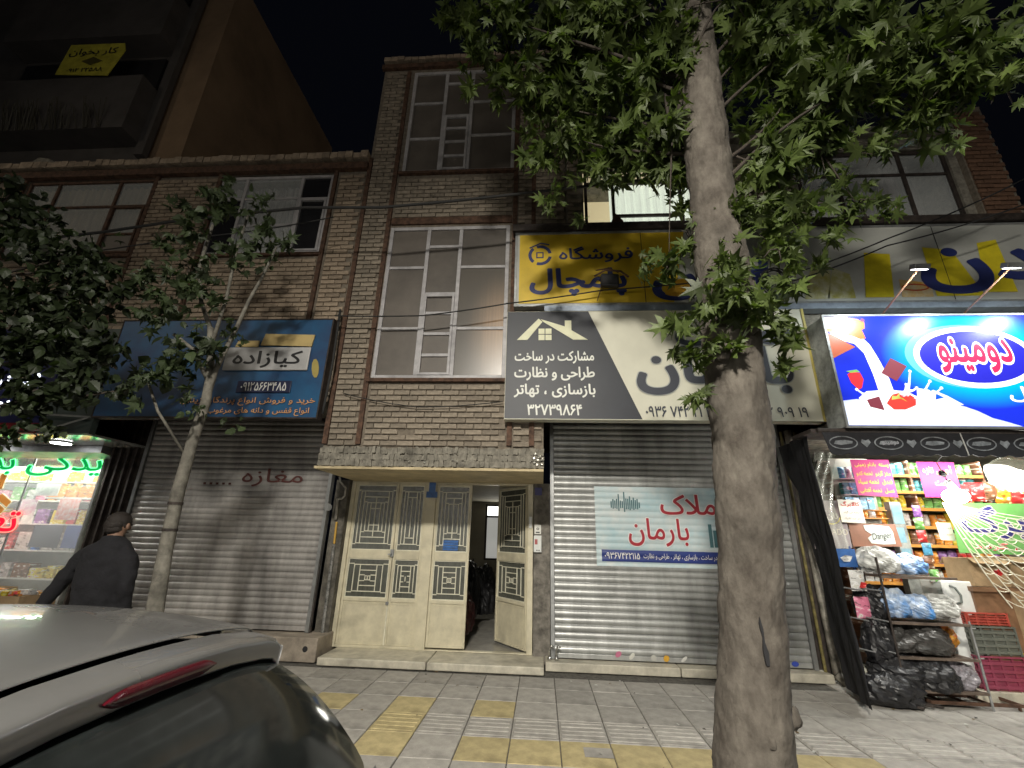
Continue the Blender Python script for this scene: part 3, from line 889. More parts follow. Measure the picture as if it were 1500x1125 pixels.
window(left,-8.70,-6.42,5.58,7.08,YB+0.03,[(-8.15,(6.55,),None),(-7.05,(6.55,),None),(-6.42,(6.0,6.55),6.55)],M['rust_iron'],M['frost'],w=0.045,
       panes={(0,0):clear,(0,1):clear,(1,0):clear,(1,1):clear,(2,1):clear,(2,2):clear})
curtains(left,-8.68,-6.45,5.6,7.05,YB+0.2,dimroom)
# ground-floor structure of the left building
q = MB(); q.box(-6.30,YB+0.03,3.25,-2.86,9.0,3.298); obj('soffit', q, M['plaster'], left)
q = MB(); q.box(-6.80,6.62,0,-6.26,9.0,3.25); obj('pier', q, M['dark_iron'], left)
q = MB()
for i in range(4): q.box(-6.78+i*0.13,6.56,0.05,-6.75+i*0.13,6.618,3.2)
obj('rail', q, M['dark_iron'], left)

# ================================================================== TALL BUILDING BEHIND (LEFT)
tall = thing('tall_building', 'tall apartment building with plain ochre side wall rising behind the low roof at left', 'building', (-14,9,0))
och = mat('ochre_render',(0.27,0.185,0.115),0.9,var=0.18,scale=0.5,stain=0.45,bump=0.3)
gry = mat('grey_render',(0.085,0.078,0.075),0.9,var=0.15,scale=1.0,stain=0.3,bump=0.2)
q = MB(); q.box(-20,8.3,0,-9.3,14.6,17.7); obj('wall', q, och, tall)
q = MB(); q.box(-20,8.20,0,-10.2,8.299,17.7); obj('front_render', q, gry, tall)
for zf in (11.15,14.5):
    q = MB(); q.box(-15.0,7.6,zf-0.25,-10.35,8.199,zf+0.0); q.box(-15.0,7.6,zf,-14.8,8.19,zf+1.55); q.box(-10.55,7.6,zf,-10.35,8.199,zf+1.55)
    q.box(-14.8,7.6,zf,-10.55,7.72,zf+1.55); obj('balcony', q, gry, tall)
    q = MB(); q.box(-14.8,8.13,zf+0.0,-10.55,8.198,zf+2.9); obj('balcony_shade_sheet', q, M['black'], tall)  # black sheet put in for the shade inside the balcony
q = MB(); q.box(-10.34,8.05,10.5,-10.1,8.199,17.7); obj('corner_post', q, gry, tall)
yb_ = thing('balcony_banner', 'yellow for sale cloth banner tied across a dark balcony of the tall building', 'banner', (-12.2,7.55,12.8))
yc = mat('yellow_cloth',(0.50,0.46,0.05),0.7,var=.2,scale=3)
q = MB(); q.prism_y([(-12.75,12.75),(-11.25,12.62),(-11.05,13.55),(-11.15,13.82),(-12.70,13.85)],7.52,7.54); obj('cloth', q, yc, yb_)
q = MB(); q.prism_y([(-12.15,13.18),(-11.85,13.02),(-11.55,13.16),(-11.85,13.32)],7.505,7.515); obj('diamond', q, flat('olive',(0.10,0.09,0.02)), yb_)
text('کار بخوان',-12.6,-11.25,13.36,13.66,7.51,M['black'],yb_,bold=0.01)
text('۰۹۱۲ ۲۲۵۸۸',-12.45,-11.45,12.78,12.92,7.51,M['black'],yb_,bold=0.01)
q = MB()
for i in range(70):
    x = random.uniform(-13.6,-10.9); q.tube([(x,7.58,10.9),(x+random.uniform(-.2,.2),7.4,11.3+random.uniform(0,.5))],0.01,4)
o = obj('dry_vine', q, flat('dry_stem',(0.05,0.045,0.03))); tag(o,'dry leafless vine hanging over the lower balcony','plant')
# ================================================================== RIGHT BUILDING
right = thing('shop_building', 'wide dim building on the right carrying the long yellow sign, with one lit upstairs window', 'building', (3.3,5.6,0))
q = MB()
q.box(0.36,YB+0.03,3.3,6.6,9.5,5.86); q.box(0.36,YB+0.03,5.86,0.62,9.5,7.2); q.box(2.42,YB+0.03,5.86,3.77,9.5,7.2)
q.box(5.97,YB+0.03,5.86,6.6,9.5,7.2); q.box(0.62,YB+1.2,5.86,2.42,9.5,7.2); q.box(3.77,YB+0.6,5.86,5.97,9.5,7.2)
q.box(0.36,YB+0.03,7.2,6.6,9.5,7.50); q.box(0.03,YB+0.03,3.3,0.355,9.5,5.7)
obj('wall', q, M['plaster'], right)
q = MB(); q.box(0.36,YB-0.08,7.42,6.10,YB+0.03,7.56); q.box(3.0,YB-0.05,7.22,6.05,YB+0.03,7.28); obj('cornice', q, M['plaster'], right)
q = MB(); q.box(6.09,YB-0.05,5.7,6.60,YB+0.03,7.9); q.box(6.12,YB+0.03,7.5,6.6,YB+0.5,7.95); obj('corner_pier', q, M['mortar'], right)
bricks(right,[(6.11,6.58,5.75,7.85)], YB-0.085, brick_mat('ruddy_brick',(0.14,0.075,0.045)))
bricks(right,[(2.5,3.7,5.9,7.2),(0.38,0.6,5.9,7.2)], YB-0.005, M['brick_tower'], limit=120)
# lit window; curtain, wall and pelmet glow by themselves, no lamp in the room
glow_c = mat('self_glowing_curtain',(0.55,0.60,0.52),0.9,var=0.25,scale=4,stretch=(7,1,0.3),emit=0.85,ecol=(0.93,1.0,0.84))
glow_w = mat('self_glowing_wall',(0.55,0.48,0.32),0.9,var=0.05,scale=1,emit=0.6,ecol=(1.0,0.84,0.50))
wr = window(right,0.64,2.40,5.86,7.18,YB+0.04,[(1.07,(6.75,),None),(2.07,(6.14,6.75),None),(2.40,(6.75,),None)],M['dark_iron'],clear,w=0.04)
c1 = curtains(wr,1.06,2.38,5.88,6.98,YB+0.35,glow_c)
q = MB(); q.box(0.62,YB+0.95,5.86,1.35,YB+1.0,7.18); obj('room_wall', q, glow_w, wr)
q = MB(); q.box(0.62,YB+0.3,6.98,2.42,YB+0.36,7.18); obj('pelmet', q, glow_w, wr)
b_ = thing('window_lantern', 'small dark pointed ornament hanging inside the lit window', 'ornament', (1.09,5.42,5.88))
q = MB(); q.prism_y([(1.0,5.93),(1.03,5.88),(1.16,5.88),(1.18,5.95),(1.10,6.06),(1.06,6.10)],5.40,5.44); obj('body', q, M['rust_iron'], b_)
dimc = mat('dim_mauve_curtain',(0.10,0.085,0.082),0.9,var=0.3,scale=3,stretch=(7,1,0.4))
wr2 = window(right,3.79,5.95,5.88,7.17,YB+0.04,[(4.35,(6.75,),None),(5.30,(6.75,),None),(5.95,(6.75,),None)],M['dark_iron'],clear,w=0.05)
curtains(wr2,3.82,4.9,5.9,7.1,YB+0.3,dimc); curtains(wr2,5.1,5.6,5.9,7.1,YB+0.3,dimc)
q = MB(); q.box(0.03,YB+0.03,3.25,3.56,9.0,3.298); q.box(3.56,YB+0.03,2.95,7.8,9.0,3.0); obj('soffit', q, M['plaster'], right)
q = MB(); q.box(3.44,6.62,0,3.62,9.0,3.2); obj('pier', q, M['dark_iron'], right)
q = MB(); q.box(7.5,5.6,0,7.62,9.5,3.2); q.box(3.62,9.4,0,7.6,9.5,3.2); obj('shop_wall', q, mat('shop_wall_paint',(0.55,0.54,0.46),0.7,var=.08,scale=3,stain=.15), right)
q = MB(); q.box(3.62,6.60,0,7.6,9.4,0.098); q.box(4.72,5.97,0,7.6,6.60,0.10); obj('shop_floor', q, M['stone'], right, bevel=0.008)
# drain pipes between the shutter and the grocery
dp = thing('drain_pipe', 'grimy pale drain pipe running down beside the grocery curtain', 'pipe', (3.57,6.4,0))
q = MB(); q.tube([(3.50,6.45,3.1),(3.515,6.42,2.0),(3.53,6.42,1.0),(3.55,6.42,0.1)],0.048,12,jit=0.03); q.tube([(3.55,6.42,0.09),(3.58,6.38,0.05),(3.85,6.36,0.05)],0.06,10); obj('pipe', q, mat('grimy_pipe',(0.30,0.28,0.24),0.6,var=0.6,scale=5,stain=.6,bump=.3), dp, smooth=True)
q = MB(); q.tube([(3.44,6.52,3.1),(3.47,6.52,0.1)],0.018,8); q.tube([(3.62,6.5,3.1),(3.66,6.48,0.1)],0.02,8); obj('thin_pipe', q, mat('mustard_pipe',(0.18,0.15,0.05),0.6,var=.4,scale=9), dp)
# loose wires above
def wire(name, label, pts, r, sag=0.0, m=None):
    P = []
    for a, b in zip(pts[:-1], pts[1:]):
        for k in range(6):
            t = k/6; P.append(tuple(a[i]+(b[i]-a[i])*t for i in range(3)))
            P[-1] = (P[-1][0], P[-1][1], P[-1][2]-sag*4*t*(1-t))
    P.append(pts[-1])
    q = MB(); q.tube(P, r, 6)
    o = obj(name, q, m or M['rubber'], smooth=True); return tag(o, label, 'cable')

# ================================================================== SIGNS
def sign_box(t, x0,x1,z0,z1,y0,y1, face, frame, fw=0.03):
    q = MB(); q.box(x0,y0+0.012,z0,x1,y1,z1); obj('case', q, frame, t)
    q = MB(); bar_frame(q,x0,x1,z0,z1,y0,y0+0.011,fw); obj('rim', q, frame, t, bevel=0.003)
    q = MB(); q.box(x0+fw,y0+0.006,z0+fw,x1-fw,y0+0.0115,z1-fw); return obj('face', q, face, t)
NAVY = flat('sign_charcoal',(0.020,0.024,0.034),0.5)
CREAM = mat('sign_cream',(0.62,0.61,0.50),0.45,var=0.06,scale=1.5,stain=0.12)
PALE = flat('pale_lettering',(0.72,0.72,0.50),0.5)
PALEG = flat('pale_grey_lettering',(0.70,0.71,0.66),0.5)
s1 = thing('advertising_board', 'cream and charcoal real estate board with a house emblem above the pale shutter', 'sign', (1.43,5.35,2.94))
sign_box(s1,-0.47,3.335,2.94,4.43,5.30,5.45,CREAM,CREAM,0.012)
q = MB(); q.prism_y([(-0.465,2.95),(1.215,2.95),(0.61,4.425),(-0.465,4.425)],5.299,5.3035); obj('charcoal_panel', q, NAVY, s1)
q = MB(); q.box(3.315,5.296,2.94,3.345,5.44,4.43); obj('yellowed_edge', q, flat('yellowed',(0.5,0.42,0.12)), s1)
def ic_pts(L): return [(-0.33+(a-50)/325*0.92, 4.32-(b-437)/98*0.31) for a,b in L]
q = MB(); Y0,Y1 = 5.292,5.2985
q.prism_y(ic_pts([(50,535),(98,535),(168,452),(150,437)]),Y0,Y1)
q.prism_y(ic_pts([(160,440),(172,452),(310,535),(375,535),(302,492),(270,474)]),Y0,Y1)
q.prism_y(ic_pts([(272,486),(302,494),(302,447),(272,447)]),Y0-0.001,Y1)
for a in (150,182):
    for b in (484,512): q.prism_y(ic_pts([(a,b+24),(a+28,b+24),(a+28,b),(a,b)]),Y0,Y1)
obj('house_emblem', q, PALE, s1)
YT = 5.2985
text('مشارکت در ساخت',-0.35,0.66,3.68,3.85,YT,PALEG,s1,bold=0.028)
text('طراحی و نظارت',-0.35,0.66,3.45,3.63,YT,PALEG,s1,bold=0.028)
text('بازسازی ، تهاتر',-0.35,0.66,3.225,3.40,YT,PALEG,s1,bold=0.028)
text('۳۲۷۳۹۸۶۴',-0.18,0.49,2.995,3.13,YT,PALEG,s1,bold=0.024)
DK = flat('charcoal_lettering',(0.04,0.045,0.06),0.5); GR = flat('grey_outline',(0.36,0.38,0.36),0.5)
text('املاک',1.72,3.12,3.93,4.30,YT,GR,s1,bold=0.055,depth=0.001); text('املاک',1.72,3.12,3.93,4.30,YT-0.0015,DK,s1,bold=0.03)
text('بارمان',1.20,3.05,3.28,3.90,YT,GR,s1,bold=0.05,depth=0.001); text('بارمان',1.20,3.05,3.28,3.90,YT-0.0015,DK,s1,bold=0.032)
text('۰۹۳۶ ۷۴۲ ۲۱ ۱۵',1.26,2.08,2.985,3.115,YT,DK,s1,bold=0.022)
text('۰۹۱۲ ۴۹۲ ۹۰۹ ۱۹',2.26,3.15,2.99,3.11,YT,DK,s1,bold=0.012)

# long yellow and white board
s2 = thing('long_sign', 'long yellow and white supermarket board running under the upstairs windows', 'sign', (3.1,5.35,4.5))
white_f = mat('aged_white_board',(0.43,0.44,0.41),0.5,var=0.08,scale=2,stain=0.2)
YEL = mat('board_yellow',(0.62,0.43,0.02),0.45,var=0.10,scale=2,stain=0.15)
sign_box(s2,-0.385,7.4,4.52,5.72,5.32,5.44,white_f,M['steel'],0.035)
q = MB(); q.prism_y([(-0.32,4.565),(1.75,4.565),(1.98,5.675),(-0.32,5.675)],5.3195,5.3258); obj('yellow_panel', q, YEL, s2)
BLU = flat('board_blue',(0.02,0.03,0.13),0.5)
for x in (1.38,3.3,5.25):
    q = MB(); q.box(x-0.004,5.317,4.56,x+0.004,5.3192,5.68); obj('panel_seam', q, M['black'], s2)
YT2 = 5.3192
text('فروشگاه',0.24,1.25,5.20,5.46,YT2,BLU,s2,bold=0.022)
text('پامچال',-0.16,1.13,4.68,5.10,YT2,BLU,s2,bold=0.034)
q = MB()
for k in range(3): ring(q,-0.03,5.33,0.165-0.0*k,0.165,0.045,YT2-0.004+0.0003*k,YT2-0.0005,14,a0=k*2.1+0.2,a1=k*2.1+1.9)
q.tube([(-0.18,YT2-.002,5.45),(-0.02,YT2-.002,5.53),(0.10,YT2-.002,5.50)],0.012,5)
bar_frame(q,-0.085,0.02,5.28,5.38,YT2-0.004,YT2-0.0005,0.018)
obj('swirl_emblem', q, BLU, s2)
text('لادن',1.50,3.05,4.60,5.25,YT2,BLU,s2,bold=0.03)
q = MB(); q.prism_y([(1.62,4.60),(1.98,4.60),(2.02,4.80),(1.90,4.92),(1.68,4.88)],YT2-0.0035,YT2-0.0028); obj('orange_drop', q, flat('board_orange',(0.60,0.33,0.02)), s2)
text('لادن',4.95,7.2,4.66,5.50,YT2,BLU,s2,bold=0.03)
PK1 = mat('pack_yellow',(0.60,0.50,0.02),0.4,var=0.12,scale=5); PK2 = mat('pack_olive',(0.36,0.34,0.08),0.5,var=0.5,scale=9,col2=(0.55,0.55,0.40)); PK3 = mat('pack_orange',(0.55,0.30,0.03),0.5,var=0.4,scale=8,col2=(0.6,0.55,0.4))
for pts, m_ in (([(3.42,4.585),(3.72,4.585),(3.82,5.0),(3.62,5.12),(3.50,4.9)],PK2),([(3.70,4.59),(4.05,4.59),(4.05,4.95),(3.85,5.05)],PK2),([(4.17,4.60),(4.52,4.60),(4.62,5.25),(4.30,5.28)],PK1),
                ([(4.62,4.60),(5.00,4.60),(5.02,4.80),(4.64,4.86)],PK3),([(5.04,4.61),(5.62,4.61),(5.40,5.30),(5.05,5.35)],PK1),([(5.66,4.66),(6.02,4.66),(6.0,5.45),(5.75,5.4)],PK1)):
    q = MB(); q.prism_y(pts,YT2-0.0008,YT2-0.0002); obj('product_print', q, m_, s2)
q = MB(); ring(q,4.81,4.74,0.17,0.055,0.02,YT2-0.003,YT2-0.001,16); obj('bowl_print', q, flat('bowl_red',(0.4,0.06,0.02)), s2)
text('N',4.42,4.8,4.98,5.4,YT2+0.001,flat('brown_print',(0.12,0.07,0.03)),s2,bold=0.02,raw=True) if False else None
q = MB(); q.box(0.03,5.30,4.435,7.4,5.44,4.515); obj('lower_rail', q, mat('rail_zinc',(0.30,0.35,0.42),0.4,metal=.5,var=.15,scale=8), s2)
q = MB(); q.box(-0.42,5.28,5.73,7.4,5.46,5.84); obj('drip_ledge', q, M['dark_iron'], s2)
# junction box and cables in front of the board
jb = thing('cable_splice', 'dark bundle of taped cable splices hanging before the yellow board', 'splice', (0.9,5.2,4.72))
q = MB(); q.box(0.78,5.18,4.74,1.02,5.26,4.93,rot=(0,0.05,0)); obj('box', q, M['black'], jb, bevel=0.02)
q = MB(); q.tube([(0.70,5.2,4.90),(0.85,5.18,4.98),(1.05,5.2,4.97),(1.15,5.2,4.88)],0.015,6); q.tube([(0.72,5.2,4.99),(0.9,5.2,5.02),(1.02,5.2,4.95)],0.010,6); q.tube([(0.72,5.2,4.52),(0.80,5.2,4.78)],0.006,6); obj('cable_loop', q, M['rust_iron'], jb)
cc = thing('cable_coil', 'round coil of black cable hung in front of the white part of the board', 'coil', (2.78,4.85,4.4))
q = MB()
for k in range(5):
    P = [(2.80+(0.12+0.012*k)*math.cos(t*PI/10), 4.83+0.02*math.sin(k*2+t), 4.55+(0.15+0.01*k)*math.sin(t*PI/10)) for t in range(21)]
    q.tube(P,0.008,5)
obj('coil', q, M['rubber'], cc)
wire('cable','thick black cable crossing the whole street front at upper floor height',[(-6.95,4.6,5.2),(-5.9,4.6,5.31),(-4.79,4.6,5.48),(-3.16,4.6,5.63),(-2.09,4.6,5.6),(-1.19,4.6,5.67),(-0.3,4.6,5.76),(0.92,4.6,5.89),(2.3,4.6,6.04)],0.019)
wire('cable','thin cable strung across the lower stair window to the yellow board',[(-2.8,5.2,4.34),(-1.58,5.2,4.33),(-0.45,5.2,4.5),(0.77,5.2,4.68),(2.7,5.1,4.79)],0.010,0.01)
wire('cable','upper of the two cables rising right from the coil over the board',[(2.7,4.8,4.54),(4.2,4.8,5.11),(6.03,4.8,5.96)],0.009,0.03)
wire('cable','lower of the two cables rising right from the coil over the board',[(2.81,4.8,4.48),(4.17,4.8,5.01),(5.9,4.8,5.57)],0.009,0.03)
wire('cable','thin pale wire high across the right upstairs windows',[(2.0,4.7,6.25),(4.2,4.7,6.9),(7.2,4.7,8.1)],0.007,0.04)
wire('cable','slack wire drooping from the left tree towards the upstairs cable',[(-7.2,4.7,5.0),(-5.0,4.7,5.25),(-2.9,4.9,5.72)],0.009,0.05)
wire('cable','slack thin cable sagging below the lower stair window sill',[(-2.6,5.40,3.30),(-1.6,5.40,3.12),(-0.5,5.40,3.2)],0.006,0.02)
wire('cable','bundle of black cables dropping at the right end of the blue board',[(-2.80,5.32,4.5),(-2.77,5.3,3.7),(-2.80,5.32,3.0)],0.018)

# blue bird-shop board
s3 = thing('blue_sign', 'blue bird shop board with white name plate and orange lettering behind the sapling', 'sign', (-4.3,5.35,2.93))
bluep = mat('board_deep_blue',(0.012,0.10,0.22),0.45,var=0.0,scale=0.9,col2=(0.02,0.035,0.10),stain=0.0)
sign_box(s3,-5.95,-2.86,2.93,4.36,5.31,5.44,bluep,M['dark_iron'],0.02)
q = MB(); q.box(-4.28,5.285,3.585,-3.10,5.309,3.92); obj('name_plate', q, mat('name_plate_grey',(0.42,0.42,0.42),0.5,var=.1,scale=4), s3, bevel=0.02)
q = MB(); q.prism_y([(-3.82,3.95),(-3.10,3.93),(-3.08,4.10),(-3.78,4.12)],5.290,5.308); q.prism_y([(-4.18,3.93),(-3.85,3.93),(-3.85,4.02),(-4.15,4.02)],5.295,5.308); obj('tape_strip', q, flat('ochre_tape',(0.50,0.38,0.16)), s3)
text('کیازاده',-4.15,-3.20,3.62,3.86,5.2845,M['black'],s3,bold=0.02)
q = MB(); q.box(-4.02,5.296,3.275,-3.28,5.309,3.44); obj('number_plate', q, flat('number_navy',(0.01,0.015,0.05)), s3, bevel=0.01)
text('۰۹۱۲۵۶۶۳۴۸۵',-3.96,-3.34,3.30,3.415,5.2955,flat('number_white',(0.6,0.6,0.58)),s3,bold=0.012)
ORG = flat('orange_lettering',(0.55,0.30,0.14),0.5)
ORGB = flat('maroon_outline',(0.06,0.02,0.05),0.5)
for s_, a,b,c,d in (('خرید و فروش انواع پرندگان زینتی',-4.75,-2.92,3.10,3.225),('انواع قفس و دانه های مرغوب',-4.35,-2.98,2.965,3.075)):
    text(s_,a,b,c,d,5.3095,ORGB,s3,bold=0.035,depth=0.001); text(s_,a,b,c,d,5.308,ORG,s3,bold=0.010)
q = MB(); q.prism_y(ellipse(-3.0,3.62,0.05,0.14,10,rot=.2),5.3075,5.309); obj('bird_print', q, flat('bird_ochre',(0.35,0.28,0.08)), s3)

# ================================================================== GROCERY LIGHTBOX
def print_mat(name, c, e): return mat(name, c, 0.3, var=0, emit=e)
E1 = 0.62
dom = thing('lit_shop_sign', 'glowing blue dairy lightbox with milk splash and white rimmed oval name', 'sign', (5.3,5.0,2.8))
gm = bpy.data.materials.new('dairy_blue_print'); gm.use_nodes = True
nt = gm.node_tree; N = nt.nodes; L = nt.links; b = N['Principled BSDF']; b.inputs['Roughness'].default_value = 0.25
ge = N.new('ShaderNodeNewGeometry')
sp = N.new('ShaderNodeVectorMath'); sp.operation='SUBTRACT'; sp.inputs[1].default_value = (4.88,5.0,3.62); L.new(ge.outputs['Position'],sp.inputs[0])
sm = N.new('ShaderNodeVectorMath'); sm.operation='MULTIPLY'; sm.inputs[1].default_value = (1/1.0,0,1/0.62); L.new(sp.outputs[0],sm.inputs[0])
ln = N.new('ShaderNodeVectorMath'); ln.operation='LENGTH'; L.new(sm.outputs[0],ln.inputs[0])
rp = N.new('ShaderNodeValToRGB'); rp.color_ramp.elements[0].position=0.62; rp.color_ramp.elements[0].color=(0.0,0.42,0.95,1)
rp.color_ramp.elements[1].position=1.0; rp.color_ramp.elements[1].color=(0.012,0.03,0.62,1)
L.new(ln.outputs['Value'],rp.inputs['Fac']); L.new(rp.outputs['Color'],b.inputs['Base Color']); L.new(rp.outputs['Color'],b.inputs['Emission Color']); b.inputs['Emission Strength'].default_value = E1
DX0,DX1,DZ0,DZ1 = 3.33,7.2,2.80,4.14
q = MB(); q.box(DX0,4.97,DZ0,DX1,5.28,DZ1); obj('case', q, mat('case_zinc',(0.35,0.37,0.36),0.5,metal=.3,var=.3,scale=9,stain=.4), dom)
q = MB(); bar_frame(q,DX0-0.01,DX1,DZ0-0.02,DZ1+0.02,4.945,4.969,0.025); obj('rim', q, M['steel'], dom)
q = MB(); q.box(DX0+0.016,4.955,DZ0+0.006,DX1-0.02,4.969,DZ1-0.006); obj('print', q, gm, dom)
def P(name, pts, c, e, lay):
    q = MB(); q.prism_y(pts,4.9545-0.0012*lay,4.9549-0.0012*lay+0.0004); return obj(name, q, print_mat(name+'_ink',c,e), dom)
P('milk_sea',[(3.35,2.81),(5.12,2.81),(4.98,2.86),(4.85,2.90),(4.72,2.98),(4.60,3.03),(4.52,3.04),(4.44,3.06),(4.30,3.10),(4.1,3.11),(3.9,3.12),(3.7,3.08),(3.5,3.11),(3.35,3.09)],(0.62,0.68,0.85),E1,0)
P('wave_curl',[(4.30,3.10),(4.42,3.13),(4.34,3.18),(4.29,3.15),(4.27,3.19),(4.33,3.22),(4.46,3.15),(4.60,3.05),(4.5,3.02)],(0.7,0.76,0.9),E1,1)
P('milk_stream',[(3.38,4.02),(3.38,3.86),(3.62,3.78),(3.70,3.66),(3.74,3.40),(3.76,3.10),(3.92,3.10),(3.90,3.35),(3.84,3.60),(3.79,3.76),(3.70,3.90),(3.60,3.95)],(0.92,0.92,0.95),E1,1)
P('jug',[(3.35,4.12),(3.60,4.12),(3.72,4.10),(3.79,4.06),(3.78,3.98),(3.74,3.96),(3.76,3.85),(3.70,3.84),(3.62,3.88),(3.5,3.92),(3.35,3.94)],(0.80,0.22,0.05),E1,2)
P('jug_glare',[(3.35,4.13),(3.62,4.13),(3.52,4.02),(3.46,3.97),(3.35,3.98)],(1.0,0.85,0.8),E1*1.3,3)
P('jug_bowl',[(3.35,3.92),(3.42,3.88),(3.62,3.74),(3.50,3.68),(3.35,3.60)],(0.55,0.12,0.05),E1,2)
P('bowl',[(3.52,3.12),(3.60,3.02),(3.75,2.94),(3.90,2.93),(4.05,2.97),(4.14,3.04),(4.17,3.12),(4.05,3.20),(3.85,3.22),(3.62,3.20)],(0.88,0.88,0.92),E1,2)
q = MB()
for a,b_ in (((4.02,3.15),(4.14,3.44)),((3.98,3.15),(4.06,3.28)),((4.12,3.1),(4.32,3.32)),((4.15,3.06),(4.42,3.24)),((4.05,3.2),(4.16,3.24)),((3.6,3.15),(3.52,3.22))):
    q.tube([(a[0],4.950,a[1]),((a[0]+b_[0])/2+0.01,4.950,(a[1]+b_[1])/2-0.01),(b_[0],4.950,b_[1])],[0.03,0.012,0.008],5); q.ball((b_[0],4.950,b_[1]),(0.018,0.003,0.018),8,5)
q.prism_y([(4.12,3.02),(4.30,3.04),(4.34,3.16),(4.28,3.22),(4.16,3.24)],4.9505,4.952)
obj('milk_splash', q, print_mat('splash_ink',(0.8,0.84,0.95),E1), dom)
P('chocolate',[(3.83,3.42),(3.97,3.32),(4.12,3.50),(3.97,3.60)],(0.22,0.05,0.07),E1*0.8,4)
P('chocolate_chip',[(3.60,3.10),(3.74,3.14),(3.76,2.98),(3.62,3.02)],(0.20,0.04,0.06),E1*0.8,4)
P('strawberry',[(3.46,3.40),(3.50,3.43),(3.60,3.42),(3.62,3.34),(3.58,3.24),(3.54,3.22),(3.48,3.30)],(0.75,0.03,0.04),E1,4)
P('strawberry_leaf',[(3.45,3.44),(3.50,3.42),(3.60,3.43),(3.57,3.46),(3.51,3.45)],(0.2,0.4,0.1),E1,5)
P('cut_strawberry',[(3.80,3.06),(3.88,3.16),(4.02,3.20),(4.12,3.12),(4.10,3.04),(3.98,2.99),(3.86,2.99)],(0.80,0.05,0.04),E1,4)
P('strawberry_leaf',[(3.86,3.10),(3.98,3.12),(4.02,3.08),(3.95,3.14),(3.97,3.19),(3.92,3.14),(3.88,3.15)],(0.45,0.5,0.12),E1,5)
P('jug_handle',ellipse(3.775,4.085,0.022,0.022,10),(0.2,0.03,0.15),E1,5)
cx,cz = 4.88,3.615
P('oval_shadow',ellipse(cx-0.06,cz+0.01,0.68,0.39,48),(0.12,0.45,0.85),E1,1)
P('oval_rim',ellipse(cx,cz,0.65,0.375,48),(0.92,0.93,1.0),E1*1.15,2)
P('oval_field',ellipse(cx,cz,0.585,0.315,48),(0.02,0.02,0.45),E1,3)
wI = print_mat('name_white',(0.95,0.95,1.0),E1*1.1); rI = print_mat('name_red',(0.78,0.02,0.09),E1)
text('دومینو',4.50,5.27,3.43,3.83,4.9495,wI,dom,bold=0.085,depth=0.0008)
text('دومینو',4.50,5.27,3.43,3.83,4.9485,rI,dom,bold=0.028,depth=0.0008)
text('پامچال',5.10,5.85,3.07,3.26,4.953,wI,dom,bold=0.02,depth=0.0008)
# floodlights on rods in front of the lightbox
fl = mat('lamp_glass',(1,1,1),emit=14,var=0)
for i,(x,nm) in enumerate(((4.04,'left'),(4.95,'middle'),(5.9,'right'))):
    t = thing('floodlight', ['bronze rod holding a small floodlight, left one above the blue lightbox','bronze rod holding a small floodlight, middle one above the blue lightbox','bronze rod holding a small floodlight, right one above the blue lightbox'][i], 'floodlight', (x,5.0,4.17), 'floodlights on rods above the grocery lightbox')
    q = MB(); q.tube([(x,5.0,4.17),(x-0.05,4.3,4.36)],0.010,8); obj('rod', q, flat('bronze_rod',(0.40,0.22,0.12),0.4), t)
    q = MB(); q.box(x-0.13,4.25,4.345,x+0.03,4.33,4.40,rot=(0.5,0,0)); obj('lamp_body', q, M['steel'], t, bevel=0.006)
    q = MB(); q.box(x-0.115,4.262,4.338,x+0.015,4.318,4.342,rot=(0.5,0,0),piv=(x-0.05,4.29,4.37)); obj('lamp_glass', q, fl, t)
    lamp('flood_beam','SPOT',(x-0.05,4.33,4.31),(x-0.3,5.2,3.3),FLOOD,(0.88,0.96,0.96),0.06,145,0.5)
cw = MB(); cw.box(3.40,5.28,3.0,3.46,5.45,4.2)
obj('sign_bracket', cw, M['dark_iron'], dom)

# black scalloped awning valance with faded white ovals
aw = thing('awning', 'rolled black canvas awning with scalloped valance and faded grey ovals under the lightbox', 'awning', (5.0,5.0,2.5))
q = MB(); pts = [(3.08,2.74),(3.13,2.51)]
x = 3.13
while x < 7.2:
    pts += [(x+0.06,2.488),(x+0.12,2.488),(x+0.18,2.51)]; x += 0.18
pts += [(7.25,2.74)]
q.prism_y(pts,5.0,5.008)
obj('valance', q, M['cloth_black'], aw)
q = MB(); q.tube([(3.05,5.03,2.765),(7.25,5.03,2.765)],0.028,10); q.box(3.0,5.06,2.75,7.25,5.45,2.79); obj('roller', q, M['dark_iron'], aw)
gry2 = mat('faded_print',(0.16,0.17,0.18),0.8,var=0.4,scale=12)
q = MB()
for i in range(9):
    cx = 3.28+i*0.47
    if i % 2 == 0 or True:
        ring(q,cx,2.625,0.15,0.075,0.012,4.9955,4.9985,20)
    q.prism_y([(cx-0.10,2.61),(cx-0.03,2.60),(cx+0.09,2.615),(cx+0.10,2.64),(cx+0.02,2.655),(cx-0.08,2.645)],4.9965,4.9985)
    hx = cx+0.235; q.prism_y([(hx,2.575),(hx+0.05,2.63),(hx+0.035,2.665),(hx,2.65),(hx-0.035,2.665),(hx-0.05,2.63)],4.9965,4.9985)
obj('oval_print', q, gry2, aw)
text('دومینو',3.68,3.85,2.60,2.65,4.996,flat('print_pale',(0.3,0.3,0.32)),aw,bold=0.01)
q = MB(); q.tube([(4.50,4.99,2.74),(4.53,5.0,2.50)],0.006,6); q.tube([(5.0,4.97,2.78),(5.4,4.9,2.72),(6.0,4.85,2.70)],0.004,6); obj('cord', q, mat('grey_cord',(0.4,0.4,0.38),0.6), aw)
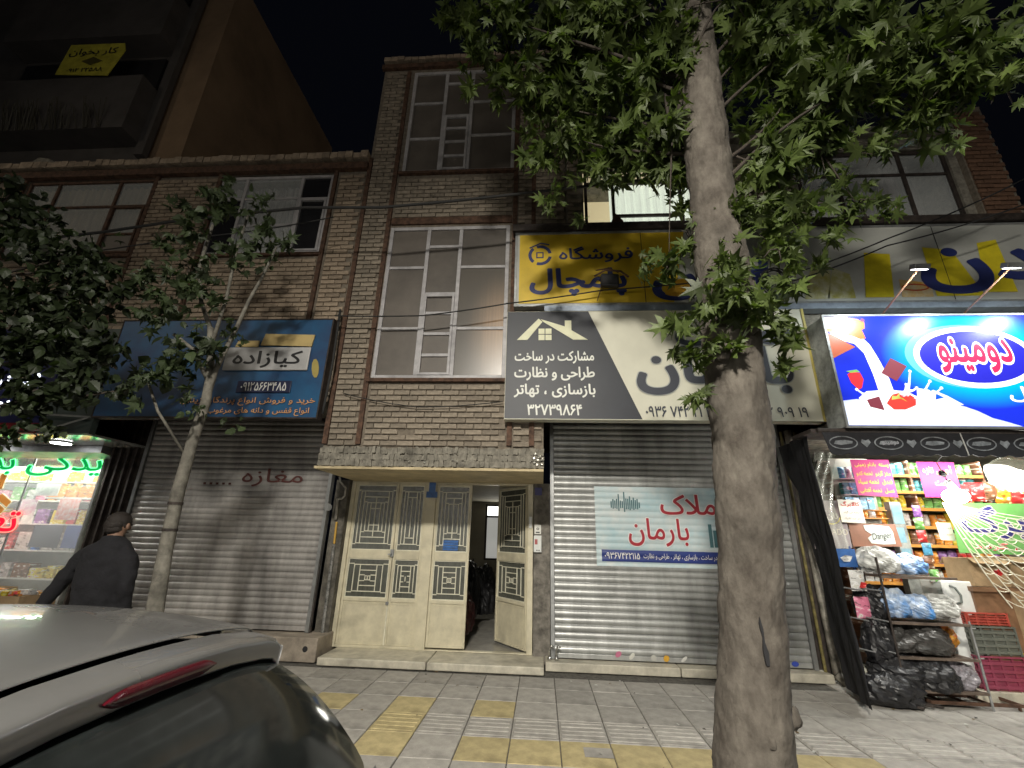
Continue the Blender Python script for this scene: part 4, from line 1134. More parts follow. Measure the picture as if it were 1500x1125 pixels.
# black side curtain, hanging in folds
sc_ = MB(); n = 40; vs = []
for j in range(15):
    z = 2.80-2.72*j/14
    for i in range(n+1):
        t = i/n
        wob = 0.03*math.sin(j*1.1+i*0.3)
        x = 3.06+0.30*t*(0.55 if j<3 else (0.75 if j < 6 else 1.0))+ (0.10*(j/14)) + wob*t
        y = 5.25+0.9*t+0.05*math.sin(i*0.9+0.5*math.sin(j*.6))+0.025*math.sin(j*.8+i*.37)
        vs.append((x,y,z))
sc_.add(vs,[(j*(n+1)+i,j*(n+1)+i+1,(j+1)*(n+1)+i+1,(j+1)*(n+1)+i) for j in range(14) for i in range(n)])
for v in range(0): pass
o = obj('side_curtain', sc_, M['cloth_black'], smooth=True); tag(o,'black canvas side curtain hanging in folds left of the grocery front','curtain')
pl = MB(); vs = []; n = 12
for j in range(19):
    z = 2.70-1.35*j/18
    for i in range(n+1):
        t = i/n
        x = 3.52-0.14*math.sin(PI*j/18)+t*0.26+0.012*math.sin(i*1.7+j)
        vs.append((x,5.95+0.02*math.sin(i*1.3+j*0.7),z))
pl.add(vs,[(j*(n+1)+i,j*(n+1)+i+1,(j+1)*(n+1)+i+1,(j+1)*(n+1)+i) for j in range(18) for i in range(n)])
o = obj('plastic_sheet', pl, mat('clear_plastic',(0.75,0.78,0.68),0.15,var=.2,scale=6,alpha=0.32,spec=.8,bump=.4,bscale=9), smooth=True); tag(o,'hazy transparent plastic sheet bulging at the grocery left edge','plastic sheet')

# ================================================================== GROCERY INTERIOR
def col(c, **k): return mat('goods_colour', c, k.get('rough',0.35), var=0.25, scale=22, emit=0)
GC = {'teal':(0.07,0.28,0.30),'sky blue':(0.10,0.35,0.55),'yellow':(0.62,0.48,0.03),'orange':(0.62,0.22,0.02),'red':(0.50,0.03,0.03),'green':(0.12,0.30,0.07),
      'white':(0.62,0.62,0.60),'brown':(0.18,0.08,0.04),'purple':(0.20,0.08,0.28),'pink':(0.6,0.18,0.28),'silver':(0.42,0.42,0.42),'blue':(0.03,0.12,0.42)}
def printed(k, v):
    m = mat('printed_'+k.replace(' ','_'), v, 0.35, var=0.0)
    nt = m.node_tree; N = nt.nodes; L = nt.links; b = N['Principled BSDF']
    tc = N.new('ShaderNodeTexCoord'); oi = N.new('ShaderNodeObjectInfo'); ad = N.new('ShaderNodeVectorMath'); ad.operation = 'ADD'
    sc = N.new('ShaderNodeVectorMath'); sc.operation = 'SCALE'; sc.inputs['Scale'].default_value = 9.0
    L.new(oi.outputs['Random'], sc.inputs[0]); L.new(tc.outputs['Object'], ad.inputs[0]); L.new(sc.outputs[0], ad.inputs[1])
    mp = N.new('ShaderNodeMapping'); mp.inputs['Scale'].default_value = (11,3,24); L.new(ad.outputs[0], mp.inputs[0])
    nz = N.new('ShaderNodeTexNoise'); nz.inputs['Scale'].default_value = 1.0; nz.inputs['Detail'].default_value = 3; L.new(mp.outputs[0], nz.inputs['Vector'])
    rp = N.new('ShaderNodeValToRGB'); rp.color_ramp.interpolation = 'CONSTANT'
    els = [(0.0,tuple(c*0.35 for c in v)),(0.38,v),(0.55,tuple(min(.8,c*1.5+.05) for c in v)),(0.61,(0.68,0.68,0.62)),(0.70,(0.5,0.08,0.05) if k not in ('red','orange') else (0.65,0.5,0.1))]
    rp.color_ramp.elements[0].position = 0; rp.color_ramp.elements[0].color = (*els[0][1],1)
    rp.color_ramp.elements[1].position = els[1][0]; rp.color_ramp.elements[1].color = (*els[1][1],1)
    for p_,c_ in els[2:]:
        e_ = rp.color_ramp.elements.new(p_); e_.color = (*c_,1)
    L.new(nz.outputs['Fac'], rp.inputs['Fac']); L.new(rp.outputs['Color'], b.inputs['Base Color'])
    return m
GM = {k: printed(k, v) for k,v in GC.items()}
def pouch(w,h,d):
    b = MB(); nx, nz = 5, 6; vs = []
    for s in (-1,1):
        for j in range(nz+1):
            for i in range(nx+1):
                u = i/nx*2-1; v = j/nz*2-1
                bulge = max(0,(1-u**4))*max(0,(1-abs(v)**3))
                vs.append((u*w/2*(1-0.05*(1-abs(v))), s*d/2*bulge*0.95+random.uniform(-.003,.003), h/2+v*h/2))
    k = (nx+1)*(nz+1)
    fs = []
    for j in range(nz):
        for i in range(nx):
            a = j*(nx+1)+i
            fs.append((a,a+1,a+nx+2,a+nx+1)); fs.append((k+a,k+a+nx+1,k+a+nx+2,k+a+1))
    b.add(vs, fs); return b
def tin(w,h,d):
    b = MB(); b.tube([(0,0,0),(0,0,0.004),(0,0,h*0.94),(0,0,h*0.96),(0,0,h)],[w/2*0.93,w/2,w/2,w/2*0.93,w/2*0.9],10); return b
def carton(w,h,d):
    b = MB(); b.box(-w/2,-d/2,0,w/2,d/2,h); b.box(-w/2+0.008,-d/2-0.0015,h*0.25,w/2-0.008,-d/2-0.0005,h*0.7); return b
KINDS = {'packet':pouch,'tin':tin,'carton':carton}
_gcache = {}
def good(kind, colr, w, h, d, x, y, z, label, group, rot=0.0, tilt=0.0):
    key = (kind,colr,round(w,2),round(h,2))
    if key not in _gcache: _gcache[key] = KINDS[kind](w,h,d).mesh(kind, [GM[colr]], smooth=(kind != 'carton'))
    o = bpy.data.objects.new({'packet':'snack_packet','tin':'tin','carton':'carton'}[kind], _gcache[key]); COL.objects.link(o)
    o.location = (x,y,z); o.rotation_euler = (tilt,0,rot)
    return tag(o,label,{'packet':'packet','tin':'tin','carton':'carton'}[kind],group)
sh = thing('shelf_unit', 'grocery wall shelves with orange price edges full of tins and snacks', 'shelf', (5.3,7.0,0.1))
SZ = [1.12,1.36,1.60,1.84,2.08,2.31,2.54]
orangeE = flat('orange_edge',(0.55,0.25,0.05),0.5)
for z in SZ:
    q = MB(); q.box(4.30,6.75,z-0.02,6.2,7.15,z); obj('shelf_board', q, M['white_plastic'], sh)
    q = MB(); q.box(4.30,6.735,z-0.03,6.2,6.749,z+0.008); obj('price_edge', q, orangeE, sh)
q = MB(); q.box(4.25,7.16,0.1,6.25,7.2,2.8); obj('back_panel', q, mat('shelf_back',(0.14,0.10,0.08),0.8,var=.1), sh)
for x in (4.27,5.25,6.22):
    q = MB(); q.box(x-0.015,6.76,0.1,x+0.015,7.16,2.75); obj('upright', q, GM['brown'], sh)
rows = [('packet',['white','orange','red']),('packet',['red','orange','purple']),('packet',['orange','yellow','brown']),('packet',['white','orange','yellow']),
        ('packet',['yellow','yellow','green']),('tin',['teal','silver','green']),('tin',['teal','green','sky blue'])]
random.seed(11)
for r,(z,(kd,cl)) in enumerate(zip(SZ,rows)):
    x = 4.38; c = 0
    while x < 6.14:
        w = 0.105 if kd == 'tin' else random.choice((0.10,0.12))
        if x < 5.25 < x+w: x = 5.29
        cc_ = cl[(c//2+r) % len(cl)]
        rr = len(SZ)-1-r
        good(kd,cc_,w-0.008,random.choice((0.165,0.185)),0.09,x+w/2,6.84,z+0.001,
             '%s %s on the %s grocery shelf from the top, %s from left' % (cc_, kd, ORD[rr], ORD[c]), 'goods on the grocery shelves', random.uniform(-.15,.15))
        x += w+0.002; c += 1
# left column of goods, nearer the street
for r,(z,cl,kd,n_) in enumerate(((2.02,['sky blue'],'carton',4),(2.21,['teal','sky blue'],'carton',4),(1.92,['orange','white'],'packet',5),(2.42,['sky blue','white'],'packet',3))):
    for i in range(n_):
        good(kd,cl[i%len(cl)],0.08,0.15 if r != 2 else 0.09,0.07,4.02+i*0.09,6.30,z,'%s %s on the left display, %s from left, %s ledge' % (cl[i%len(cl)],kd,ORD[i],['second lowest','second highest','lowest','highest'][r]),'goods in the small left display')
sb = thing('side_display', 'small hanging display ledges holding blue and orange goods left of the pink poster', 'display', (4.2,6.3,1.9))
for z in (1.915,2.016,2.205,2.415):
    q = MB(); q.box(3.96,6.25,z-0.012,4.45,6.40,z-0.002); obj('ledge', q, orangeE if z < 2.2 else M['white_plastic'], sb)
q = MB(); q.box(3.95,6.40,1.85,4.46,6.42,2.7); obj('back', q, mat('display_back',(0.45,0.45,0.38),0.7,var=.1), sb)

hs = thing('hanging_strip','wire strip hung with small bright packets between the posters','display',(4.72,6.15,1.2))
for X_ in (4.72,5.27):
    q = MB(); q.tube([(X_,6.17,2.1),(X_,6.17,1.15)],0.004,4); obj('wire', q, M['steel'], hs)
for i in range(12):
    X_ = 4.72 if i % 2 == 0 else 5.27; r_ = i//2
    good('packet',['purple','pink','green','yellow','red','orange','sky blue','white','brown','yellow','green','red'][i],0.10,0.14,0.05,X_+random.uniform(-.02,.02),6.13,1.93-r_*0.15,
         'small %s packet hanging on the %s wire strip, %s from the top'%(['purple','pink','green','yellow','red','orange','sky blue','white','brown','yellow','green','red'][i],'left' if i%2==0 else 'right',ORD[r_]),'packets on the wire strips',random.uniform(-.3,.3))
# posters
def poster(name,label,pts,y,m,cat='poster'):
    t = thing(name,label,cat,(sum(p[0] for p in pts)/len(pts),y,min(p[1] for p in pts)))
    q = MB(); q.prism_y(pts,y-0.002,y+0.002); obj('sheet', q, m, t); return t
PINK = flat('poster_pink',(0.42,0.012,0.14),0.6); PY = flat('poster_yellow',(0.72,0.62,0.05),0.6)
p1 = poster('poster','pink price poster with four lines of yellow handwriting',[(3.98,2.17),(4.45,2.15),(4.44,2.62),(3.97,2.62)],6.0,PINK)
for i,s_ in enumerate(('پسته  بادام زمینی','مغز گردو  تخمه کدو','فندق  تخمه سیاه','عسل  تخمه آفتابی')):
    text(s_,4.01,4.42,2.51-i*0.105,2.585-i*0.105,5.9975,PY,p1,bold=0.01)
p2 = poster('poster','pink poster advertising fresh nuts in yellow lettering behind the bulb',[(4.77,2.16),(5.21,2.16),(5.22,2.60),(4.77,2.60)],6.0,PINK)
text('آجیل تازه',4.82,5.17,2.44,2.55,5.9975,PY,p2,bold=0.02); text('قیمت',4.93,5.12,2.29,2.38,5.9975,PY,p2,bold=0.02)
WH = flat('poster_white',(0.72,0.70,0.62),0.5)
p3 = poster('poster','white paper poster with red heading in front of the grey panel',[(3.69,1.84),(3.97,1.83),(3.96,2.11),(3.69,2.11)],5.97,WH)
text('کالابرگ',3.72,3.94,2.02,2.09,5.9675,flat('ink_red',(0.5,0.04,0.03)),p3,bold=0.02); text('عرضه می گردد',3.73,3.93,1.94,1.975,5.9675,M['rust_iron'],p3); text('محل خرید کالابرگ',3.73,3.93,1.87,1.90,5.9675,M['rust_iron'],p3)
p4 = poster('poster','grey and mauve chocolate poster with white capital letters',[(3.34,1.52),(3.78,1.54),(3.78,2.1),(3.40,2.1)],6.02,mat('mauve_print',(0.22,0.18,0.20),0.4,var=0,col2=(0.34,0.30,0.30),scale=2))
text('PRIMADO',3.40,3.76,1.69,1.76,6.0175,flat('ink_ivory',(0.6,0.55,0.42)),p4,bold=0.0,raw=True)
text('15',3.40,3.50,1.56,1.65,6.0175,WH,p4,bold=0.01,raw=True)
q = MB(); q.prism_y([(3.35,1.78),(3.53,1.77),(3.50,1.92),(3.36,1.94)],6.014,6.0165); obj('pink_flash', q, PINK, p4)
q = MB(); q.prism_y(ellipse(3.46,1.865,0.03,0.03,12),6.011,6.0135); obj('blue_dot', q, GM['sky blue'], p4)
q = MB(); ring(q,3.60,1.93,0.12,0.12,0.012,6.014,6.017,20,a0=PI*0.9,a1=PI*1.9); obj('gold_arc', q, GM['yellow'], p4)
text('نان',3.55,3.68,1.86,1.95,6.0175,WH,p4,bold=0.02)
p5 = poster('advert_panel','brown framed panel with a torn white paper reading a handwritten word',[(3.80,1.56),(4.37,1.57),(4.35,1.83),(3.80,1.83)],6.03,mat('brown_panel',(0.28,0.13,0.08),0.5,var=.2,scale=3))
q = MB(); q.prism_y([(4.02,1.60),(4.16,1.59),(4.30,1.60),(4.30,1.74),(4.27,1.80),(4.08,1.82),(3.97,1.81),(3.98,1.75),(4.05,1.70),(3.99,1.66)],6.024,6.027); obj('torn_paper', q, flat('torn_white',(0.6,0.65,0.6)), p5)
text('Danger',4.04,4.28,1.63,1.73,6.023,M['black'],p5,raw=True,shear=0.3,rot=0.12)
p6 = poster('poster','small white paper with two short lines hung below the bulb',[(4.83,1.66),(5.00,1.65),(4.99,1.86),(4.82,1.86)],6.02,WH)
text('قیمت ویژه',4.85,4.98,1.78,1.81,6.0175,M['black'],p6); text('تخفیف روز',4.85,4.98,1.71,1.735,6.0175,GM['red'],p6)
p7 = poster('banner','green banner with large navy lettering hanging right of the bulb',[(4.88,1.52),(6.6,1.50),(6.6,2.09),(4.92,2.09)],5.88,mat('banner_green',(0.09,0.30,0.06),0.6,var=0,col2=(0.17,0.38,0.12),scale=2),'banner')
NV = flat('banner_navy_ink',(0.03,0.03,0.16),0.5)
text('کالابرگ',5.0,6.35,1.68,2.05,5.877,WH,p7,bold=0.05,depth=0.001); text('کالابرگ',5.0,6.35,1.68,2.05,5.8755,NV,p7,bold=0.022,depth=0.001)
text('پذیرفته می گردد',5.06,6.45,1.545,1.64,5.877,WH,p7,bold=0.04,depth=0.001); text('پذیرفته می گردد',5.06,6.45,1.545,1.64,5.8755,GM['red'],p7,bold=0.01,depth=0.001)
# pillar papered pale blue
q = MB(); q.box(4.50,6.25,0.1,4.64,6.35,2.12); 
pp_ = thing('papered_post','narrow post papered with peeling pale blue labels in the grocery','post',(4.57,6.3,0.1)); obj('post', q, mat('post_grey',(0.34,0.35,0.32),0.7,var=.3,scale=8,stain=.3), pp_)
for z0,z1,w in ((1.85,2.08,.12),(1.62,1.80,.09),(1.40,1.55,.11),(1.2,1.36,.07)):
    q = MB(); q.box(4.51,6.244,z0,4.51+w,6.249,z1); obj('pale_label', q, mat('label_blue',(0.22,0.40,0.48),0.5,var=.2,scale=9), pp_)
# reddish packs hanging on the right, clear bag, cardboard cartons
for i in range(7):
    good('packet',['orange','red','red','brown','orange','red','brown'][i],0.2,0.24,0.12,5.35+i*0.16,6.35,2.12+random.uniform(0,.06),'big %s snack bag hanging high on the right of the grocery, %s from the left' % (['orange','red','red','brown','orange','red','brown'][i],ORD[i]),'bags hanging at the right of the grocery',random.uniform(-.4,.4),0.2)
q = MB(); q.ball((5.62,5.75,2.42),(0.28,0.12,0.20),14,9,jit=0.10); o = obj('plastic_bag', q, mat('hazy_bag',(0.6,0.6,0.5),0.25,alpha=0.35,var=.2,scale=8,bump=.6,bscale=6), smooth=True); tag(o,'large hazy clear plastic bag hung under the awning at right','bag')
for (a,b_,c,d,e,f_,lb) in ((5.05,5.45,6.0,6.35,1.16,1.46,'open cardboard carton behind the net, left of two'),(5.50,6.1,6.0,6.4,1.16,1.48,'wide cardboard carton behind the net at the right edge'),(5.42,6.0,5.75,6.1,0.35,1.12,'tall cardboard carton standing behind the yellow crate')):
    t = thing('cardboard_box', lb, 'box', ((a+b_)/2,(c+d)/2,e), 'cardboard boxes in the grocery')
    q = MB(); q.box(a,c,e,b_,c+0.006,f_); q.box(a,d-0.006,e,b_,d,f_); q.box(a,c+0.006,e,a+0.006,d-0.006,f_); q.box(b_-0.006,c+0.006,e,b_,d-0.006,f_); q.box(a,c,e-0.005,b_,d,e-0.0005); obj('side', q, M['cardboard'], t)
    q = MB(); q.box(a,c-0.10,f_+0.0,b_,c,f_+0.005,rot=(0.6,0,0),piv=(a,c,f_)); q.box(a,d,f_+0.0,b_,d+0.1,f_+0.005,rot=(-0.9,0,0),piv=(a,d,f_)); obj('flap', q, M['cardboard'], t)
    q = MB(); q.prism_y(ellipse((a+b_)/2+0.1,(e+f_)/2,0.05,0.04,10),c-0.0015,c-0.0005); obj('red_mark', q, GM['red'], t)
ct = thing('counter','wooden counter carrying the cartons inside the grocery','counter',(5.6,6.2,0.1)); q = MB(); q.box(5.0,5.98,1.10,6.6,6.5,1.15); q.box(5.02,6.02,0.1,6.6,6.48,1.10); obj('top', q, mat('counter_brown',(0.20,0.11,0.06),0.5,var=.2,scale=4), ct)
# white chest with grey handle
fz = thing('chest_freezer','white chest freezer door with a curved grey handle behind the rack','freezer',(4.92,6.2,0.5))
q = MB(); q.box(4.74,6.08,0.12,5.0,6.6,1.20); q.box(4.72,6.05,0.86,5.17,6.079,1.20); obj('body', q, M['white_plastic'], fz, bevel=0.015)
q = MB(); q.tube([(4.80,6.045,1.15),(4.83,6.01,1.13),(4.87,6.01,1.05),(4.86,6.01,0.98),(4.82,6.045,0.95)],0.012,8); obj('handle', q, flat('handle_grey',(0.15,0.17,0.16)), fz, smooth=True)
# plastic crates
def crate(label,x0,x1,y0,y1,z0,z1,m,rz=0.0):
    t = thing('plastic_crate',label,'crate',((x0+x1)/2,(y0+y1)/2,z0),'plastic crates stacked at the grocery front')
    q = MB(); n = 4; h = z1-z0
    for i in range(n):
        a = z0+h*(0.06+0.24*i); bb = a+h*0.10
        bar_frame2(q,x0,x1,y0,y1,a,bb)
    for k in range(5):
        x = x0+(x1-x0)*k/4
        q.box(x-0.012,y0+0.004,z0,x+0.012,y0+0.016,z1); q.box(x-0.012,y1-0.016,z0,x+0.012,y1-0.004,z1)
        yy = y0+(y1-y0)*k/4
        q.box(x0+0.004,yy-0.012,z0,x0+0.016,yy+0.012,z1); q.box(x1-0.016,yy-0.012,z0,x1-0.004,yy+0.012,z1)
    obj('wall', q, m, t)
    q = MB(); q.box(x0+0.017,y0+0.017,z0+0.002,x1-0.017,y1-0.017,z0+0.012); q.box(x0+0.018,y0+0.018,z0+0.02,x1-0.018,y0+0.022,z1-0.02); q.box(x0+0.018,y0+0.03,z0+0.02,x0+0.022,y1-0.018,z1-0.02); obj('liner', q, m, t)
    q = MB(); bar_frame2(q,x0-0.006,x1+0.006,y0-0.006,y1+0.006,z1,z1+0.018); obj('rim', q, m, t)
    return t
def bar_frame2(q,x0,x1,y0,y1,z0,z1,w=0.014):
    q.box(x0,y0,z0,x1,y0+w,z1); q.box(x0,y1-w,z0,x1,y1,z1); q.box(x0,y0+w,z0,x0+w,y1-w,z1); q.box(x1-w,y0+w,z0,x1,y1-w,z1)
mar = flat('crate_maroon',(0.26,0.05,0.09),0.45); gyc = flat('crate_grey',(0.13,0.14,0.12),0.5); rdc = flat('crate_red',(0.40,0.07,0.05),0.45); ylc = flat('crate_yellow',(0.58,0.42,0.02),0.4)
crate('maroon plastic crate at the bottom of the stack',4.86,5.34,6.0,6.32,0.105,0.42,mar)
crate('grey plastic crate on top of the maroon crate',4.86,5.34,6.0,6.32,0.445,0.72,gyc)
crate('red topped crate at the top of the stack',4.86,5.30,6.0,6.32,0.745,0.86,rdc)
crate('yellow plastic crate at the right edge of the picture',5.36,5.85,5.72,6.05,0.105,0.46,ylc)

# metal display rack with bags
rk = thing('display_rack','dark metal goods rack with four shelves standing on the pavement before the grocery','rack',(4.2,5.9,0))
dm = M['dark_iron']
for z in (0.16,0.46,0.79,1.25):
    q = MB(); q.box(3.80,5.66,z-0.02,4.60,5.70,z+0.005); q.box(3.80,6.06,z-0.02,4.60,6.10,z+0.005); q.box(3.80,5.705,z-0.012,4.60,6.055,z-0.004); obj('shelf', q, mat('shelf_brown',(0.12,0.09,0.07),0.6,var=.3,scale=9), rk)
for x,y in ((3.80,5.68),(4.61,5.68),(3.80,6.08),(4.61,6.08)):
    q = MB(); q.tube([(x,y,0.0),(x,y,1.45 if x < 4 else 0.82)],0.012,8); obj('post', q, M['steel'] if x > 4 else dm, rk)
bf = thing('base_frame','low rusty metal frame lying on the pavement at the foot of the rack','frame',(4.45,5.8,0))
q = MB(); bar_frame2(q,4.05,4.95,5.72,6.02,0.03,0.06,0.02)
for k in range(3): q.box(4.2+k*0.22,5.74,0.035,4.215+k*0.22,6.0,0.055)
for x in (4.06,4.9): q.box(x,5.72,0,x+0.02,5.74,0.03)
obj('bars', q, M['rust_iron'], bf)
# blue ladder-like stand
ld_ = thing('blue_stand','blue metal stand with long hooks and a blue top board beside the black curtain','stand',(3.55,5.85,0))
bl = flat('stand_blue',(0.03,0.06,0.22),0.4)
for x,y in ((3.40,5.85),(3.70,5.95)):
    q = MB(); q.tube([(x,y,1.56),(x+0.05,y-0.02,0.03)],0.013,8); obj('post', q, bl, ld_)
q = MB(); q.box(3.41,5.845,1.33,3.70,5.86,1.53,rot=(0,0,0.1)); obj('top_board', q, mat('board_blue_paint',(0.04,0.12,0.34),0.4,var=.15,scale=8), ld_)
q = MB(); q.prism_y([(3.50,1.43),(3.56,1.46),(3.64,1.45),(3.60,1.39),(3.53,1.39)],5.825,5.829); obj('logo_sticker', q, GM['silver'], ld_)
for z in (1.12,0.82,0.52,0.28,0.10):
    for x0 in (3.38,3.58):
        q = MB(); q.tube([(x0,5.86,z),(x0+0.16,5.62,z-0.02)],0.008,6); obj('hook', q, M['steel'], ld_)
q = MB(); q.tube([(3.40,5.9,0.06),(3.85,5.55,0.03)],0.012,6); q.tube([(3.55,5.95,0.06),(4.0,5.62,0.03)],0.012,6); q.tube([(3.72,5.9,0.05),(4.12,5.66,0.02)],0.010,6); obj('foot', q, dm, ld_)
for z,c,lb in ((1.08,'white','white and red packet on the upper hooks of the blue stand'),(0.80,'pink','pinkish packet on the second hooks of the blue stand')):
    o = good('packet',c,0.17,0.22,0.07,3.62,5.80,z,lb,'packets on the blue stand')
q = MB(); q.prism_y([(3.60,1.12),(3.66,1.11),(3.69,1.17),(3.63,1.18)],5.755,5.757); o = obj('red_patch', q, GM['red']); tag(o,'red flash printed on the white packet of the blue stand','label')

def lump(name,label,c,r,m,cat='bag',group=None,seed=1,ruf=0.20,creases=5,nu=44,nv=30):
    """a stuffed plastic bag: closed skin with gathered neck and sharp creases"""
    rnd = random.Random(seed); vs = []
    dirs = [(rnd.uniform(-1,1),rnd.uniform(-1,1),rnd.uniform(-1,1),rnd.uniform(3,7),rnd.uniform(0,6),1.0) for _ in range(5)]+[(rnd.uniform(-1,1),rnd.uniform(-1,1),rnd.uniform(-1,1),rnd.uniform(9,19),rnd.uniform(0,6),0.38) for _ in range(6)]
    for j in range(nv+1):
        ph = PI*j/nv
        for i in range(nu):
            t = 2*PI*i/nu
            d = (math.sin(ph)*math.cos(t), math.sin(ph)*math.sin(t), math.cos(ph))
            k = 1.0
            for a in dirs:
                s_ = abs(math.sin((a[0]*d[0]+a[1]*d[1]+a[2]*d[2])*a[3]+a[4]+1.5*d[2]*d[0]))
                k += (s_-0.5)*ruf*a[5]/2.0
            zz = d[2]
            X = c[0]+r[0]*d[0]*k; Yy = c[1]+r[1]*d[1]*k; Z = c[2]+r[2]*(zz*k if zz > 0 else max(zz*k,-0.72))
            vs.append((X,Yy,Z))
    b = MB(); fs = [(j*nu+i,(j+1)*nu+i,(j+1)*nu+(i+1)%nu,j*nu+(i+1)%nu) for j in range(nv) for i in range(nu)]
    b.add(vs,fs)
    o = obj(name,b,m); return tag(o,label,cat,group)
bgB = mat('black_bag',(0.016,0.016,0.018),0.42,var=.4,scale=8,bump=.25,bscale=30,spec=.5)
bgG = mat('grey_bag',(0.06,0.058,0.055),0.38,var=.5,scale=7,bump=.25,bscale=30)
bgW = mat('white_bag',(0.50,0.51,0.49),0.3,var=.35,scale=9,bump=.2,bscale=30)
bgBl = mat('blue_white_bag',(0.02,0.20,0.55),0.3,var=0,col2=(0.6,0.66,0.72),scale=5,bump=.2,bscale=30)
bgM = mat('speckled_bag',(0.40,0.38,0.42),0.3,var=0,col2=(0.12,0.11,0.12),scale=25,bump=.6,bscale=18)
gB = 'stuffed bags on the metal rack'
lump('plastic_bag','silvery white plastic bag on the top shelf of the rack',(3.92,5.86,1.39),(0.21,0.16,0.15),bgW,seed=2,group=gB)
lump('plastic_bag','blue and white bread bag on the top shelf of the rack',(4.22,5.84,1.36),(0.19,0.14,0.12),bgBl,seed=3,group=gB)
lump('plastic_bag','bright blue bag leftmost on the second shelf of the rack',(3.98,5.86,0.94),(0.19,0.15,0.16),bgBl,seed=5,group=gB)
lump('plastic_bag','blue and white bag lying between two others on the second shelf',(4.20,5.80,0.92),(0.14,0.13,0.13),bgBl,seed=6,group=gB)
lump('plastic_bag','whitish rumpled bag at the right end of the second shelf',(4.42,5.84,0.93),(0.20,0.15,0.13),bgW,seed=8,group=gB)
lump('plastic_bag','tall dark bag filling the left of the second shelf',(3.78,5.92,0.92),(0.15,0.15,0.20),bgB,seed=9,group=gB)
lump('plastic_bag','grey translucent bag on the third shelf at left',(3.90,5.84,0.60),(0.20,0.16,0.15),bgG,seed=10,group=gB)
lump('plastic_bag','dark grey bag bulging off the third shelf',(4.20,5.82,0.60),(0.24,0.17,0.16),bgG,seed=12,group=gB)
lump('plastic_bag','big black bag filling the bottom shelf at left',(3.86,5.84,0.27),(0.26,0.2,0.20),bgB,seed=13,group=gB)
lump('plastic_bag','second big black bag in the middle of the bottom shelf',(4.16,5.80,0.27),(0.24,0.19,0.17),bgB,seed=14,group=gB)
lump('plastic_bag','speckled grey bag at the right end of the bottom shelf',(4.44,5.84,0.27),(0.17,0.15,0.14),bgM,seed=15,group=gB)
lump('plastic_bag','black bag lying on the pavement in front of the blue stand',(3.68,5.72,0.13),(0.26,0.17,0.16),bgB,seed=16,group=gB)
lump('plastic_bag','black bag hanging between the blue stand and the rack',(3.72,5.82,0.55),(0.15,0.13,0.24),bgB,seed=17,group=gB)
lump('orange_pack','orange and red snack pile on the third shelf right end',(4.50,5.95,0.62),(0.13,0.10,0.12),mat('orange_mix',(0.55,0.30,0.03),.4,var=0,col2=(0.45,0.05,0.02),scale=14),seed=18,cat='pack')

# net of pale cord
net = thing('net','pale cord net gathered under the bulb and fanning out to the right','net',(5.0,5.6,1.0))
cordm = mat('net_cord',(0.72,0.69,0.55),0.7,var=.15,scale=20)
random.seed(5); q = MB(); A = Vector((4.62,5.60,2.06)); strands = []
for i in range(13):
    e = Vector((4.98+i*0.13,5.55-0.01*i,0.98+0.085*max(0,i-3)))
    c_ = Vector(((A.x+e.x)/2-0.07+0.012*i,5.58,(A.z+e.z)/2-0.05))
    st_ = [A*(1-t)**2+c_*2*t*(1-t)+e*t*t for t in [k/12 for k in range(13)]]
    strands.append(st_); q.tube(st_,0.0065 if i < 4 else 0.0048,5)
for i in range(len(strands)-1):
    for k in range(4,12,1):
        a = strands[i][k]; b_ = strands[i+1][(k+1) if (k+i) % 2 else k]
        mid = (a+b_)/2+Vector((0,0,-0.012)); q.tube([a,mid,b_],0.0042,4)
obj('cords', q, cordm, net)
# the bare bulb
bu = thing('light_bulb','very bright white bulb hanging on a wire before the pink poster','light bulb',(4.70,5.5,2.1))
q = MB(); q.ball((4.70,5.5,2.125),(0.125,0.11,0.085),16,12); obj('glass', q, mat('bulb_glass',(1,1,1),var=0,emit=30,ecol=(1,0.97,0.9)), bu, smooth=True)
q = MB(); q.tube([(4.70,5.5,2.20),(4.68,5.5,2.26),(4.66,5.5,2.30)],[0.05,0.035,0.03],12); obj('cap', q, flat('cap_grey',(0.45,0.47,0.47)), bu, smooth=True)
q = MB(); q.tube([(4.66,5.5,2.30),(4.64,5.5,2.36),(4.56,5.45,2.5),(4.55,5.1,2.72)],0.007,6); q.ball((4.63,5.5,2.38),(0.04,0.03,0.04),8,6,jit=.2); obj('cable', q, M['rubber'], bu)
lamp('bulb_light','POINT',(4.70,5.36,2.10),(4.7,5,1),BULB,(1.0,0.96,0.88),0.10)
# tube lights inside the grocery
for x,lb in ((4.9,'left ceiling tube light inside the grocery'),(6.2,'right ceiling tube light inside the grocery')):
    t = thing('tube_light',lb,'tube light',(x,6.5,2.88),'tube lights in the grocery')
    q = MB(); q.tube([(x-0.5,6.5,2.88),(x+0.5,6.5,2.88)],0.016,8); obj('tube', q, mat('tube_glow',(1,1,1),var=0,emit=12), t)
    q = MB(); q.box(x-0.52,6.47,2.905,x+0.52,6.53,2.949); obj('fitting', q, M['white_plastic'], t)
lamp('grocery_light','AREA',(5.3,6.45,2.86),(5.3,6.5,0),GROC,(0.97,1.0,0.93),2.4,size_y=0.4)
lamp('grocery_light','AREA',(5.3,5.7,2.46),(5.0,7.2,1.4),GROC*0.7,(1.0,0.98,0.92),1.8,size_y=0.2)
